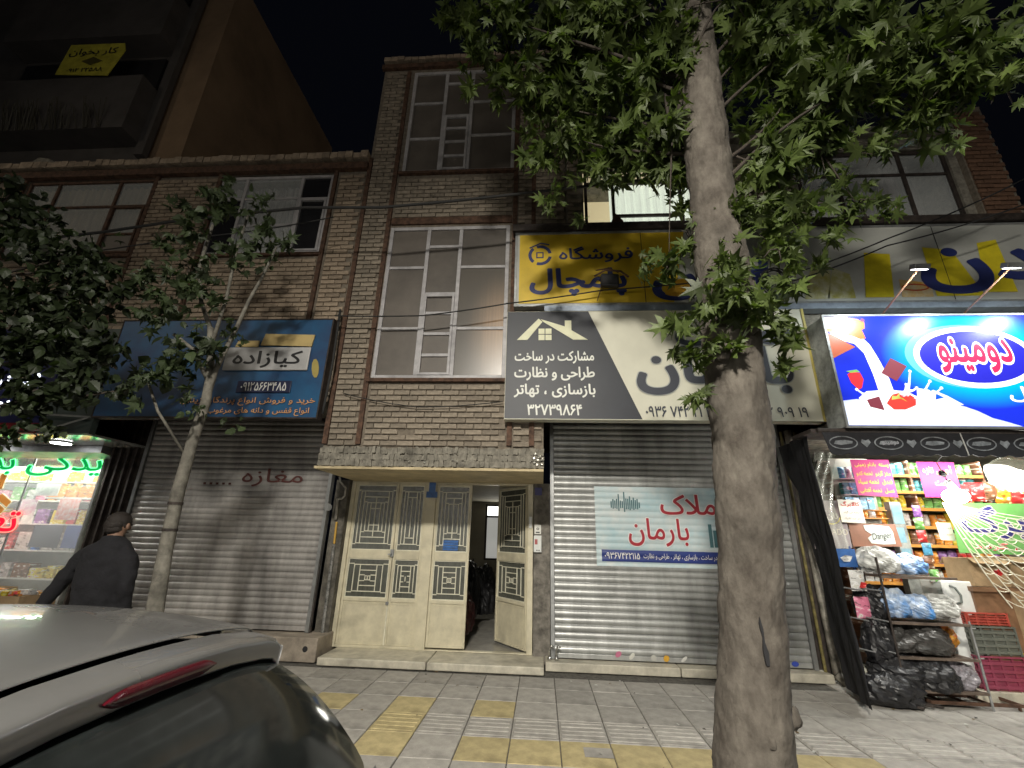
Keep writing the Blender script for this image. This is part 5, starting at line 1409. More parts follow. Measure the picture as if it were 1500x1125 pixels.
# ================================================================== LEFT CAR-PARTS SHOP
ls = thing('parts_shop', 'bright car parts shop front with glass window and ribbed side panel at far left', 'shop', (-8.4,6.9,0))
q = MB(); q.box(-10.6,6.86,0,-7.13,6.93,0.28); obj('plinth', q, M['stone'], ls)
q = MB(); q.box(-7.13,6.90,0,-6.81,6.98,2.76); obj('side_panel', q, mat('ribbed_cream',(0.45,0.45,0.36),0.45,var=.08,scale=4,stain=.1), ls)
rbm = mat('ribbed_cream_slat',(0.47,0.47,0.38),0.4,var=.08,scale=4)
b = MB(); b.box(-0.010,-0.012,0,0.010,0,2.45); ribme = b.mesh('rib',rbm)
for i in range(11): piece('rib', ribme, (-7.11+i*0.029,6.899,0.3), ls)
q = MB()
for z in (1.1,1.9): q.box(-7.13,6.885,z,-6.81,6.899,z+0.008)
obj('panel_joint', q, M['black'], ls)
q = MB(); q.box(-7.165,6.84,0.28,-7.13,6.90,2.76); q.box(-10.6,6.84,2.72,-7.13,6.90,2.76); q.box(-8.42,6.87,0.28,-8.395,6.89,2.72); obj('window_frame', q, M['steel'], ls)
q = MB(); q.box(-8.395,6.878,0.28,-7.166,6.882,2.72); obj('shop_pane', q, clear, ls)
q = MB(); q.box(-10.6,6.878,0.28,-8.42,6.882,2.72); obj('shop_pane', q, clear, ls)
q = MB(); q.box(-10.7,9.0,0,-6.8,9.1,2.76); q.box(-6.86,7.0,0,-6.80,9.0,2.76); q.box(-10.7,6.95,0,-10.62,9.0,2.76); obj('back_wall', q, mat('parts_wall',(0.5,0.5,0.46),.7,var=.05), ls)
q = MB(); q.box(-10.7,6.95,0,-6.87,9.0,0.1); obj('shop_floor', q, M['stone'], ls)
sof = mat('glossy_soffit',(0.45,0.46,0.44),0.12,var=.05,scale=3,metal=.3)
q = MB(); q.box(-10.7,5.46,2.765,-6.30,9.1,2.80); obj('soffit', q, sof, ls)
q = MB(); q.prism_x([(6.45,2.66),(6.86,2.62),(6.86,2.76),(6.45,2.76)],-10.6,-6.85); obj('soffit_step', q, M['steel'], ls)
for x,y,lb in ((-7.25,6.18,'round downlight in the glossy soffit nearest the side panel'),(-8.6,6.18,'round downlight in the soffit at the far left')):
    t = thing('downlight',lb,'downlight',(x,y,2.75),'downlights of the car parts shop')
    q = MB(); q.tube([(x,y,2.748),(x,y,2.763)],[0.14,0.15],20); obj('trim', q, M['steel'], t)
    q = MB(); q.tube([(x,y,2.738),(x,y,2.7475)],[0.12,0.12],20); obj('lens', q, mat('downlight_lens',(1,1,1),var=0,emit=9), t)
    lamp('downlight_beam','SPOT',(x,y,2.73),(x,y,0),PARTS*0.35,(1,1,0.93),0.1,150,0.6,parent=t)
lamp('parts_shop_light','AREA',(-8.6,7.7,2.7),(-8.6,7.8,0),PARTS*1.3,(1,1,0.93),2.6,size_y=1.0)
# shop board
lb_ = thing('parts_shop_board','navy fascia board with red lower stripe and glaring white letters behind dark leaves','sign',(-7.8,5.4,2.72))
q = MB(); q.box(-10.7,5.36,2.86,-6.72,5.455,4.25); obj('face', q, flat('fascia_navy',(0.012,0.015,0.07),0.4), lb_)
q = MB(); q.box(-10.7,5.355,2.72,-6.72,5.455,2.855); obj('red_stripe', q, flat('fascia_red',(0.16,0.01,0.015),0.4), lb_)
q = MB(); q.box(-6.715,5.37,2.72,-5.96,5.455,4.25); obj('blank_end', q, mat('fascia_grey_green',(0.05,0.07,0.065),0.5,var=.2,scale=4,stain=.3), lb_)
wl_ = mat('glare_letter',(1,1,1),var=0,emit=3.2,ecol=(0.86,0.93,1.0))
text('لوازم یدکی',-8.6,-6.95,3.30,3.56,5.354,wl_,lb_,bold=0.02); text('صنعتی یدکی',-8.5,-6.95,2.98,3.22,5.354,wl_,lb_,bold=0.02)
text('بدنه',-8.2,-7.3,3.80,4.0,5.354,wl_,lb_,bold=0.02)
q = MB(); q.tube([(-6.9,5.3,2.98),(-5.95,5.3,2.93),(-6.35,5.3,2.80)],0.014,6); obj('stay_rod', q, M['steel'], lb_)
# neon lettering on the glass
ng = thing('neon_sign','green outlined neon lettering across the top of the car parts window','neon sign',(-8.3,6.85,2.36))
text('یدکی بدنه',-9.75,-7.19,2.34,2.72,6.862,mat('neon_green_edge',(0.1,1,0.3),var=0,emit=2.4,ecol=(0.18,1.0,0.36)),ng,bold=0.04,depth=0.002)
text('یدکی بدنه',-9.75,-7.19,2.34,2.72,6.858,mat('neon_green_core',(0.0,0.4,0.08),var=0,emit=0.5,ecol=(0.0,0.55,0.12)),ng,bold=0.012,depth=0.002)
nr = thing('neon_sign','red outlined neon lettering low on the left of the car parts window','neon sign',(-8.9,6.85,1.4))
text('تعویض',-10.2,-8.30,1.36,1.76,6.862,mat('neon_red_edge',(1,0.1,0.1),var=0,emit=2.2,ecol=(1.0,0.20,0.14)),nr,bold=0.05,depth=0.002)
text('تعویض',-10.2,-8.30,1.36,1.76,6.858,mat('neon_red_core',(0.7,0.0,0.02),var=0,emit=0.7,ecol=(0.9,0.0,0.03)),nr,bold=0.018,depth=0.002)
em = thing('chevron_emblem','orange three armed chevron emblem stuck on the car parts window','emblem',(-8.95,6.85,1.7))
orp = flat('emblem_orange',(0.60,0.24,0.05),0.4); crm = flat('emblem_outline',(0.8,0.72,0.5),0.4)
EC = (-8.92,2.0)
for lay,(sc_f,m_) in enumerate(((1.10,crm),(1.0,orp))):
    q = MB()
    for k in range(3):
        a0 = PI/2+k*2*PI/3
        def rp_(u,v): # u along arm, v across
            ca,sa = math.cos(a0),math.sin(a0)
            return (EC[0]+u*ca-v*sa, EC[1]+u*sa+v*ca)
        g_ = 0.0 if lay == 1 else -0.012
        for s_ in (-1,1):
            pts = [rp_(0.05+g_*0,s_*(0.018+g_)),rp_(0.36-g_,s_*(0.018+g_)),rp_(0.36-g_,s_*(0.115-g_)),rp_(0.12,s_*(0.115-g_)),rp_(0.09,s_*(0.05))]
            if s_ > 0: pts = pts[::-1]
            q.prism_y([p for p in pts],6.866-0.003*lay,6.8685-0.003*lay)
    obj(['outline','arms'][lay], q, m_, em)
# goods in the window
ps = thing('parts_shelves','grey shelves of car parts standing inside the car parts window','shelf',(-8.2,7.6,0.1))
for z in (0.75,1.18,1.60,1.98,2.30):
    q = MB(); q.box(-10.3,7.35,z-0.02,-7.25,7.75,z); obj('shelf_board', q, M['white_plastic'], ps)
q = MB(); q.box(-10.3,7.76,0.1,-7.2,7.8,2.6); obj('back_panel', q, mat('parts_back',(0.34,0.34,0.33),.7,var=.1), ps)
random.seed(21)
prow = [(0.75,['brown','orange','silver','yellow'],'carton',.2),(1.18,['silver','blue','red','white'],'carton',.26),(1.60,['purple','white','red','yellow'],'carton',.24),(1.98,['pink','silver','orange','green'],'carton',.2),(2.30,['orange','red','white','yellow'],'carton',.18)]
for r,(z,cl,kd,hh) in enumerate(prow[::-1]):
    x = -10.2; c = 0
    while x < -7.45:
        w = random.choice((0.16,0.22,0.28)); h = hh*random.uniform(.7,1.1); k_ = random.choice(cl)
        good(kd,k_,round(w-0.02,2),round(h,2),0.2,x+w/2,7.52,z+0.001,'%s part box on the %s shelf of the car parts window, %s from left'%(k_,ORD[r],ORD[c]),'boxed goods in the car parts window',random.uniform(-.1,.1))
        x += w+0.02; c += 1
for i in range(3):
    b = MB(); x = -8.05+i*0.22
    b.box(x-0.09,7.12,2.02,x+0.09,7.24,2.20); b.tube([(x-0.03,7.18,2.20),(x-0.03,7.18,2.25)],0.03,8); b.tube([(x-0.01,7.18,2.205),(x+0.06,7.18,2.235),(x+0.075,7.18,2.17)],0.012,6)
    o = obj('oil_can', b, GM['orange'], bevel=0.015); tag(o,'orange oil can in the car parts window, %s of three from left'%ORD[i],'oil can','orange oil cans')
b = MB(); b.box(-8.2,7.05,1.99,-7.35,7.30,2.018); o = obj('glass_ledge', b, M['white_plastic']); tag(o,'white ledge carrying the orange oil cans','ledge')
for i,(x,z,w,h,m_,lb) in enumerate(((-7.82,1.66,0.36,0.33,mat('red_white_print',(0.7,0.66,0.6),.5,var=0,col2=(0.6,0.05,0.06),scale=16),'white poster with red pictures in the car parts window'),
      (-8.50,1.72,0.30,0.25,mat('pink_white_print',(0.72,0.7,0.66),.5,var=0,col2=(0.55,0.2,0.35),scale=14),'white poster with pink print beside the chevron emblem'),
      (-8.32,2.03,0.42,0.20,mat('grey_white_print',(0.7,0.7,0.66),.5,var=0,col2=(0.4,0.42,0.42),scale=14),'pale pack label poster above the pink printed poster'),
      (-7.55,1.24,0.42,0.34,mat('blue_grey_panel',(0.13,0.16,0.38),.3,var=.1,scale=3),'plain blue panel low in the car parts window'),
      (-8.10,1.24,0.50,0.34,mat('slate_panel',(0.14,0.13,0.17),.3,var=.2,scale=3),'slate coloured panel left of the blue panel'))):
    b = MB(); b.box(x,6.96,z,x+w,6.965,z+h); o = obj('poster', b, m_); tag(o,lb,'poster')
b = MB()
for k in range(26): b.box(-7.195,6.868,1.0+k*0.05,-7.17,6.874,1.03+k*0.05)
o = obj('marker_tape', b, GM['yellow']); tag(o,'yellow dotted tape down the right edge of the car parts window','tape')
# stall with cartons in front
tb = thing('carton_stall','low stall of open cartons heaped with small goods before the car parts shop','stall',(-7.5,6.3,0))
for a,b_,c,d,zt in ((-8.6,-7.6,6.0,6.6,0.72),(-7.55,-6.95,6.1,6.6,0.66)):
    q = MB(); q.box(a,c,0,b_,c+0.01,zt); q.box(a,d-0.01,0,b_,d,zt); q.box(a,c+.01,0,a+0.01,d-.01,zt); q.box(b_-0.01,c+.01,0,b_,d-.01,zt); q.box(a+.01,c+.01,zt-0.12,b_-.01,d-.01,zt-0.10); obj('carton', q, M['cardboard'], tb)
random.seed(4); q = MB()
for i in range(60):
    x = random.uniform(-8.5,-7.05); q.box(x,6.1+random.random()*.4,0.66,x+random.uniform(.05,.11),6.15+random.random()*.3,0.68+random.random()*.05,rot=(random.uniform(-.2,.2),random.uniform(-.2,.2),random.random()*3),mi=random.choice((0,0,2,2,1,3,4,0)))
obj('small_goods', q, [GM['white'],GM['orange'],GM['silver'],GM['yellow'],GM['red']], tb, kind='stuff')
# dark bags in the hallway of the house
lump('bag','black crumpled bag lying deep in the hallway behind the open door',(-1.10,9.2,0.55),(0.22,0.3,0.45),bgB,seed=31,group='dark bags in the hallway')
lump('bag','reddish black bag slumped against the hallway wall by the third leaf',(-1.22,7.6,0.40),(0.16,0.35,0.32),mat('dark_red_bag',(0.07,0.02,0.02),.5,var=.5,scale=9),seed=32,group='dark bags in the hallway')
lump('bag','second black bag stacked over the first in the hallway',(-1.24,8.4,0.62),(0.14,0.3,0.5),bgB,seed=33,group='dark bags in the hallway')

# ================================================================== TREES
def plane_leaf_pts():
    R_ = [(0.03,0.02),(0.24,-0.16),(0.20,0.00),(0.50,-0.06),(0.30,0.12),(0.46,0.16),(0.70,0.44),(0.44,0.32),(0.34,0.36),(0.15,0.27),(0.22,0.46),(0.40,0.78),(0.19,0.60),(0.12,0.66),(0.10,0.74),(0.0,1.08)]
    pts = [(0,0)]+R_+[(-x,z) for x,z in R_[-2::-1]]
    return pts
def oval_leaf_pts():
    R_ = [(0.16,0.08),(0.34,0.22),(0.30,0.30),(0.38,0.42),(0.28,0.60),(0.14,0.80)]
    return [(0,0)]+R_+[(0,1.0)]+[(-x,z) for x,z in R_[::-1]]
def leaf_geo(pts, curl, fold):
    c = (0,0.32)
    vs = [(0,0.32,0.03)]
    for x,y in pts:
        d2 = (x*x+(y-0.3)**2)
        vs.append((x, y, -curl*d2+abs(x)*fold))
    n = len(pts)
    fs = [(0,i+1,(i+1)%n+1) for i in range(n)]
    return vs, fs
def leaf_matrix(p, size, down=0.6, rnd=random):
    tip = Vector((rnd.uniform(-1,1), rnd.uniform(-1,0.7), rnd.uniform(-1,1)-down)).normalized()
    side = tip.cross(Vector((rnd.uniform(-1,1),rnd.uniform(-1,1),rnd.uniform(-.3,1)))).normalized()
    nrm = side.cross(tip).normalized()
    m = Matrix((side, tip, nrm)).transposed().to_4x4()
    return Matrix.Translation(p) @ m @ Matrix.Scale(size,4)
def crown(parent, blobs, shapes, m, size, hero=300, down=0.6, clump=4, dens=1.0):
    var = [leaf_geo(s, c, f) for s in shapes for c,f in ((0.25,0.15),(0.45,-0.12),(0.1,0.3),(0.6,0.1))]
    mats_ = []
    for (bx,by,bz,br,n) in blobs:
        i = 0; n = int(n*dens)
        while i < n:
            # a sprig: a few leaves sharing an origin at uneven radius
            while True:
                d = Vector((random.gauss(0,.5),random.gauss(0,.5),random.gauss(0,.5)))
                if d.length < 1.25: break
            o_ = Vector((bx,by,bz))+Vector((d.x*br,d.y*br*0.9,d.z*br))*0.86
            for k in range(random.randint(2,clump)):
                mats_.append((leaf_matrix(o_+Vector((random.uniform(-.06,.06),random.uniform(-.06,.06),random.uniform(-.06,.06)))*size/0.18, size*random.uniform(0.5,1.2)*(0.72 if br < 0.22 else 1.0), down), random.randrange(len(var))))
                i += 1
    camp = Vector((0,0,1.55))
    def vis(mm):
        v = mm.translation-camp; c = _m.inverted() @ mm.translation
        ins = c.z < 0 and abs(c.x/-c.z) < 1.16 and abs(c.y/-c.z) < 0.88
        return (0 if ins else 1, v.length)
    mats_.sort(key=lambda a: vis(a[0]))
    meshes = []
    for vs,fs in var:
        me = bpy.data.meshes.new('leaf_mesh'); me.from_pydata(vs,[],fs); me.materials.append(m); meshes.append(me)
    pw = wl(parent)
    for mm,k in mats_[:hero]:
        o = bpy.data.objects.new('leaf', meshes[k]); COL.objects.link(o); o.parent = parent
        o.matrix_local = Matrix.Translation(-pw) @ mm
    V = []; F = []
    for mm,k in mats_[hero:]:
        vs,fs = var[k]; n = len(V)
        V += [tuple((mm @ Vector(v))-pw) for v in vs]; F += [(a+n,b+n,c+n) for a,b,c in fs]
    if V:
        me = bpy.data.meshes.new('crown'); me.from_pydata(V,[],F); me.materials.append(m)
        o = bpy.data.objects.new('crown', me); COL.objects.link(o); o.parent = parent; o['kind'] = 'stuff'
def rough_trunk(path, n=28, seg=14, amp=0.05, seed=1):
    """path: (x,y,z,r) ; uneven bark skin"""
    rnd = random.Random(seed)
    ph = [(rnd.uniform(0,6),rnd.randint(1,4),rnd.uniform(0.8,5)) for _ in range(7)]
    q = MB(); rings = []
    P = []
    for a,b in zip(path[:-1],path[1:]):
        for k in range(seg):
            t = k/seg; P.append(tuple(a[i]+(b[i]-a[i])*t for i in range(4)))
    P.append(path[-1])
    for (x,y,z,r) in P:
        for i in range(n):
            t = 2*PI*i/n
            k = 1+sum(amp*0.45*math.sin(a+t*b+z*c) for a,b,c in ph)/2+rnd.uniform(-amp,amp)*0.22
            q.v.append((x+r*k*math.cos(t), y+r*k*math.sin(t), z))
    for j in range(len(P)-1):
        for i in range(n):
            i2 = (i+1)%n
            q.f.append((j*n+i,j*n+i2,(j+1)*n+i2,(j+1)*n+i)); q.m.append(0)
    return q
PLANE_BLOBS = [(-1.0, 3.3, 7.13, 0.27, 22), (-0.7, 3.3, 6.66, 0.33, 36), (-0.34, 3.0, 6.47, 0.41, 60), (-0.4, 3.4, 6.26, 0.37, 45), (-0.03, 3.4, 5.84, 0.39, 55), (0.17, 3.1, 6.29, 0.48, 75), (0.04, 3.5, 5.34, 0.24, 30), (0.45, 3.3, 5.97, 0.52, 85), (0.39, 3.5, 5.42, 0.42, 65), (0.69, 3.0, 6.2, 0.5, 75), (0.89, 3.2, 5.54, 0.52, 85), (0.83, 3.4, 5.07, 0.4, 60), (0.59, 3.6, 5.01, 0.18, 12), (0.12, 3.6, 4.8, 0.15, 8), (0.35, 3.7, 4.65, 0.07, 3), (1.09, 2.9, 5.74, 0.37, 60), (1.16, 3.1, 4.98, 0.34, 55), (1.16, 3.2, 4.65, 0.22, 20), (0.85, 3.2, 3.73, 0.12, 8), (1.01, 3.1, 3.66, 0.14, 14), (1.16, 3.0, 3.81, 0.13, 14), (1.24, 3.3, 4.4, 0.12, 8), (0.94, 2.75, 2.94, 0.1, 9), (1.07, 2.62, 3.04, 0.12, 16), (1.23, 2.62, 3.33, 0.13, 12), (1.26, 2.62, 3.04, 0.15, 26), (1.41, 2.62, 2.99, 0.12, 18), (1.63, 2.75, 3.22, 0.07, 8), (1.63, 2.8, 2.93, 0.09, 12), (0.95, 2.72, 2.7, 0.1, 14), (0.99, 2.7, 2.42, 0.06, 5), (1.58, 2.8, 2.66, 0.08, 4), (1.15, 2.66, 2.77, 0.1, 12), (1.94, 2.9, 5.86, 0.43, 60), (2.12, 3.0, 5.22, 0.45, 75), (2.29, 2.8, 5.76, 0.45, 70), (2.38, 3.1, 4.77, 0.35, 52), (1.82, 2.9, 4.37, 0.27, 45), (1.5, 2.8, 3.89, 0.2, 30), (1.91, 3.0, 4.02, 0.23, 32), (2.18, 3.1, 4.16, 0.21, 20), (2.48, 2.8, 5.09, 0.36, 55), (2.57, 2.6, 5.35, 0.33, 45), (2.41, 3.2, 3.96, 0.11, 6), (2.64, 3.2, 4.27, 0.17, 14), (2.95, 3.3, 4.38, 0.15, 10), (2.83, 2.8, 5.0, 0.28, 30), (2.95, 2.6, 5.32, 0.3, 32), (3.11, 2.9, 4.88, 0.22, 22), (3.21, 2.7, 4.99, 0.24, 24), (3.28, 2.5, 5.14, 0.23, 26), (3.42, 2.6, 4.85, 0.19, 18), (3.59, 2.5, 5.35, 0.21, 22), (3.3, 2.9, 4.8, 0.12, 8), (2.79, 3.0, 4.68, 0.17, 14), (1.75, 2.9, 3.63, 0.13, 14), (1.52, 2.8, 3.36, 0.1, 8), (2.23, 3.2, 3.74, 0.11, 5), (3.35, 2.6, 5.78, 0.33, 30), (1.6, 2.7, 6.1, 0.54, 60), (0.37, 2.8, 6.78, 0.8, 70), (2.41, 2.6, 6.4, 0.72, 70)]
SAPLING_BLOBS = [(-3.64, 3.9, 5.18, 0.28, 45), (-3.7, 3.8, 4.72, 0.37, 80), (-3.35, 4.0, 5.06, 0.28, 40), (-3.08, 4.0, 4.72, 0.25, 36), (-3.3, 3.9, 4.43, 0.3, 50), (-2.89, 4.1, 4.7, 0.14, 12), (-3.81, 3.7, 4.29, 0.32, 65), (-3.57, 3.8, 3.94, 0.32, 65), (-3.77, 3.7, 3.65, 0.34, 75), (-3.33, 3.8, 3.32, 0.24, 40), (-3.46, 3.7, 3.06, 0.29, 60), (-3.07, 3.9, 3.44, 0.17, 20), (-3.7, 3.7, 2.85, 0.22, 40), (-3.25, 3.75, 2.67, 0.16, 22), (-2.91, 3.8, 2.49, 0.09, 6), (-2.76, 3.8, 2.41, 0.06, 3), (-4.07, 3.6, 3.98, 0.34, 60), (-3.11, 4.1, 4.43, 0.17, 18)]
DARK_BLOBS = [(-5.13, 3.3, 4.35, 0.4, 110), (-4.54, 3.3, 3.94, 0.39, 110), (-4.57, 3.2, 3.45, 0.39, 120), (-4.26, 3.4, 3.63, 0.35, 90), (-4.18, 3.3, 3.16, 0.36, 110), (-4.41, 3.2, 2.92, 0.35, 110), (-3.92, 3.4, 3.07, 0.24, 40), (-3.94, 3.3, 2.71, 0.26, 60), (-4.19, 3.2, 2.53, 0.22, 50), (-3.57, 3.4, 2.68, 0.11, 14), (-4.57, 3.5, 4.0, 0.23, 40), (-4.1, 3.1, 2.19, 0.12, 16), (-4.0, 3.3, 2.3, 0.1, 10), (-5.55, 3.4, 4.88, 0.22, 30), (-5.17, 3.2, 3.6, 0.56, 100)]
random.seed(42)
tree = thing('plane_tree','big plane tree with mottled trunk and maple-like leaves standing on the pavement','tree',(1.1,2.95,0))
TPATH = [(1.06,2.95,-0.05,0.25),(1.12,2.95,0.4,0.205),(1.18,2.95,0.9,0.186),(1.256,2.95,1.54,0.180),(1.31,2.95,2.2,0.182),(1.33,2.95,2.88,0.190),(1.345,2.95,3.4,0.186),(1.355,2.95,4.03,0.180),(1.38,2.95,4.9,0.172),(1.41,2.95,5.55,0.160),(1.46,2.95,6.44,0.14),(1.5,2.95,8.2,0.08)]
def axis(z):
    for a,b in zip(TPATH[:-1],TPATH[1:]):
        if a[2] <= z <= b[2]:
            t = (z-a[2])/(b[2]-a[2]); return Vector((a[0]+(b[0]-a[0])*t, a[1], z))
    return Vector((1.3,2.95,min(max(z,0),8)))
q = rough_trunk(TPATH, n=80, seg=26, amp=0.05, seed=3)
from mathutils import noise as mn
_c = []
for (x,y,z) in q.v:
    a = axis(z); d = Vector((x-a.x, y-a.y, 0)); p = Vector((x*5, y*5, z*3.2))
    k = 0.018*mn.fractal(p, 1.0, 2.0, 5)
    v1 = mn.voronoi(Vector((x*11,y*11,z*7)))[0]; e_ = min(v1[1]-v1[0], 0.16)
    k += 0.085*(e_-0.16)*(0.5+0.5*mn.noise(p*0.4+Vector((3,1,7))))
    d.normalize(); _c.append((x+d.x*k, y+d.y*k, z))
q.v = _c
obj('trunk', q, M['bark'], tree, smooth=True)
# knots, slit and leafy burrs of the trunk
q = MB(); 
for x,y,z,rx,rz in ((1.335,2.93,0.68,0.05,0.06),(1.15,2.79,0.62,0.03,0.045),(1.25,2.80,3.1,0.06,0.09),(1.48,2.88,3.3,0.05,0.10),(1.20,2.80,2.75,0.05,0.06),(1.38,2.78,2.95,0.07,0.08)):
    q = MB(); q.ball((x,y,z),(rx,0.05,rz),12,9,jit=0.14); obj('burr', q, M['bark'], tree, smooth=True)
q = MB(); q.prism_y([(1.178,1.18),(1.188,1.12),(1.186,1.06),(1.20,1.01),(1.195,0.95),(1.178,0.95),(1.172,1.02),(1.178,1.08),(1.170,1.15)],2.762,2.80); obj('bark_slit', q, M['black'], tree)
br = MB(); tw = MB()
for i,(x,y,z,r,n) in enumerate(PLANE_BLOBS):
    if n < 14 or z < 3.2: continue
    e = Vector((x,y,z))
    if n > 50 and (x > 1.9 or x < 0.9):
        s_ = axis(max(3.3,min(7.0,z-0.5-0.35*abs(x-1.3))))
    else:
        cand = [b for b in PLANE_BLOBS if b[4] > 30 and abs(b[0]-1.35) < abs(x-1.35)-0.05]
        s_ = Vector(min(cand, key=lambda b: (Vector(b[:3])-e).length)[:3]) if cand else axis(max(3.3,z-0.4))
    m_ = (s_+e)/2+Vector((random.uniform(-.2,.2),random.uniform(-.2,.2),random.uniform(-.1,0.4)))*min(1,(e-s_).length)
    P_ = [s_*(1-t)**2+m_*2*t*(1-t)+e*t*t for t in [k/6 for k in range(7)]]
    (br if n > 40 else tw).tube(P_, [0.022*(1-0.13*k) if n > 40 else 0.010*(1-0.12*k) for k in range(7)], 6)
    for k in range(5):
        d = Vector((random.uniform(-1,1),random.uniform(-.7,.7),random.uniform(-.9,.5)))*r
        tw.tube([e, e+d*0.5+Vector((0,0,.03)), e+d],[0.008,0.006,0.003],4)
obj('limbs', br, M['twig'], tree, smooth=True, kind='stuff'); obj('twigs', tw, M['twig'], tree, smooth=True, kind='stuff')
crown(tree, PLANE_BLOBS, [plane_leaf_pts()], M['leaf'], 0.178, down=0.45, dens=1.6)
crown(tree, [(-0.2,2.6,7.6,0.8,110),(1.4,2.6,7.6,0.9,140),(2.8,2.6,7.2,0.8,110),(0.7,3.6,7.0,0.8,120),(2.2,3.6,6.7,0.8,120)], [plane_leaf_pts()], M['leaf'], 0.19, hero=0, dens=1.5)

sap = thing('young_tree','slender pale barked young tree with small leaves before the brown shutter','tree',(-3.2,4.0,0))
q = rough_trunk([(-3.17,4.0,-0.02,0.085),(-3.25,4.0,0.5,0.075),(-3.29,4.0,0.95,0.066),(-3.33,4.0,1.4,0.059),(-3.357,4.0,1.89,0.054),(-3.345,4.0,2.40,0.047),(-3.315,4.0,2.74,0.046),(-3.34,4.0,3.0,0.040),(-3.40,4.0,3.26,0.036),(-3.48,4.0,3.57,0.030)],n=16,seg=8,amp=0.06,seed=5)
obj('trunk', q, M['bark_pale'], sap, smooth=True)
q = MB()
for z,x in ((1.78,-3.352),(1.55,-3.338)):
    q = MB(); q.tube([(x,4.0,z-0.012),(x,4.0,z+0.012)],0.062,14); obj('bark_ring', q, M['dark_iron'], sap)
for P_,r in (([(-3.315,4.0,2.74),(-3.30,4.0,3.1),(-3.19,4.0,3.57),(-3.13,4.0,3.89),(-3.05,4.02,4.23),(-3.0,4.05,4.6)],0.028),([(-3.48,4.0,3.56),(-3.62,3.95,3.85),(-3.71,3.9,4.24),(-3.7,3.9,4.8)],0.024),([(-3.33,4.0,2.95),(-3.52,3.9,3.28),(-3.72,3.85,3.42)],0.022),([(-3.42,4.0,3.3),(-3.39,4.0,3.9),(-3.42,4.0,4.5),(-3.4,4.0,5.0)],0.02),([(-3.36,4.0,2.2),(-3.6,3.8,2.6),(-3.75,3.7,2.95)],0.014)):
    q = MB(); q.tube(P_,[r*(1-0.12*k) for k in range(len(P_))],8); obj('branch', q, M['bark_pale'], sap, smooth=True)
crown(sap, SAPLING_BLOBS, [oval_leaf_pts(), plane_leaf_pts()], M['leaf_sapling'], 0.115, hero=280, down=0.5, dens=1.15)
dk = thing('dark_tree','dense dark leafy tree filling the left edge in front of the car parts board','tree',(-5.6,3.1,0))
q = rough_trunk([(-5.75,3.1,-0.02,0.13),(-5.7,3.1,1.5,0.11),(-5.55,3.1,2.8,0.09),(-5.3,3.1,4.2,0.05)],n=14,seg=6,amp=.06,seed=9); obj('trunk', q, M['bark'], dk, smooth=True)
tw = MB()
for (x,y,z,r,n) in DARK_BLOBS:
    s_ = Vector((-5.5,3.1,min(3.6,max(1.9,z-0.7)))); e = Vector((x,y,z)); tw.tube([s_,(s_+e)/2+Vector((0,0,.12)),e],[0.025,0.016,0.007],5)
obj('branches', tw, M['twig'], dk, smooth=True, kind='stuff')
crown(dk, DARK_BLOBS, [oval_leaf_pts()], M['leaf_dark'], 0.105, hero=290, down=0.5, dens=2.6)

# ================================================================== CAR
car = thing('parked_car','silver grey hatchback parked at the kerb, seen from its rear roof and tailgate','car',(-2.6,1.59,-0.2))
paint = mat('silver_paint',(0.20,0.20,0.198),0.28,metal=0.5,var=0.06,scale=3,spec=0.6,stain=.10); 
paint.node_tree.nodes['Principled BSDF'].inputs['Coat Weight'].default_value = 0.6
CY = 1.59
def loft(rings, mb=None, mi=0, close=True):
    mb = mb or MB(); n = len(rings[0]); b0 = len(mb.v)
    for r in rings: mb.v += [tuple(p) for p in r]
    for j in range(len(rings)-1):
        for i in range(n if close else n-1):
            i2 = (i+1)%n
            mb.f.append((b0+j*n+i,b0+j*n+i2,b0+(j+1)*n+i2,b0+(j+1)*n+i)); mb.m.append(mi)
    return mb
def body_ring(x,w,zb,zt):
    half = [(0,zb),(w*0.80,zb),(w*0.97,zb+0.10),(w,zb+0.28),(w,zt-0.16),(w*0.985,zt-0.06),(w*0.93,zt),(w*0.6,zt+0.012)]
    pts = [(x,CY+a,b) for a,b in half]+[(x,CY,zt+0.015)]+[(x,CY-a,b) for a,b in half[:0:-1]]
    return pts
R_ = [body_ring(-4.42,0.50,0.12,0.38),body_ring(-4.36,0.68,0.05,0.46),body_ring(-4.1,0.80,0.0,0.58),body_ring(-3.7,0.83,0.0,0.64),body_ring(-3.2,0.84,0.0,0.70),body_ring(-2.4,0.845,0.0,0.72),
      body_ring(-1.6,0.84,0.0,0.70),body_ring(-1.1,0.82,0.0,0.62),body_ring(-0.86,0.79,0.02,0.56),body_ring(-0.74,0.74,0.05,0.48),body_ring(-0.68,0.70,0.08,0.38),body_ring(-0.68,0.68,0.10,0.28)]
q = loft(R_); q.f.append(tuple(range(len(R_[0])))[::-1]); q.m.append(0); k = (len(R_)-1)*len(R_[0]); q.f.append(tuple(k+i for i in range(len(R_[0])))); q.m.append(0)
o = obj('body', q, paint, car, smooth=True); sb = o.modifiers.new('round','SUBSURF'); sb.levels = sb.render_levels = 1
def roof_ring(x,h,w,drop=0.06):
    a = [(-w,h-drop),(-w*0.94,h-drop*0.42),(-w*0.82,h-drop*0.12),(-w*0.5,h+0.018),(-w*0.2,h+0.026),(0,h+0.028)]
    return [(x,CY+p,z) for p,z in a]+[(x,CY-p,z) for p,z in a[-2::-1]]
RR = [roof_ring(-3.15,1.04,0.68),roof_ring(-3.05,1.10,0.69),roof_ring(-2.85,1.16,0.70),roof_ring(-2.5,1.195,0.70),roof_ring(-2.1,1.20,0.70),roof_ring(-1.8,1.188,0.695),roof_ring(-1.55,1.168,0.69),roof_ring(-1.325,1.141,0.68)]
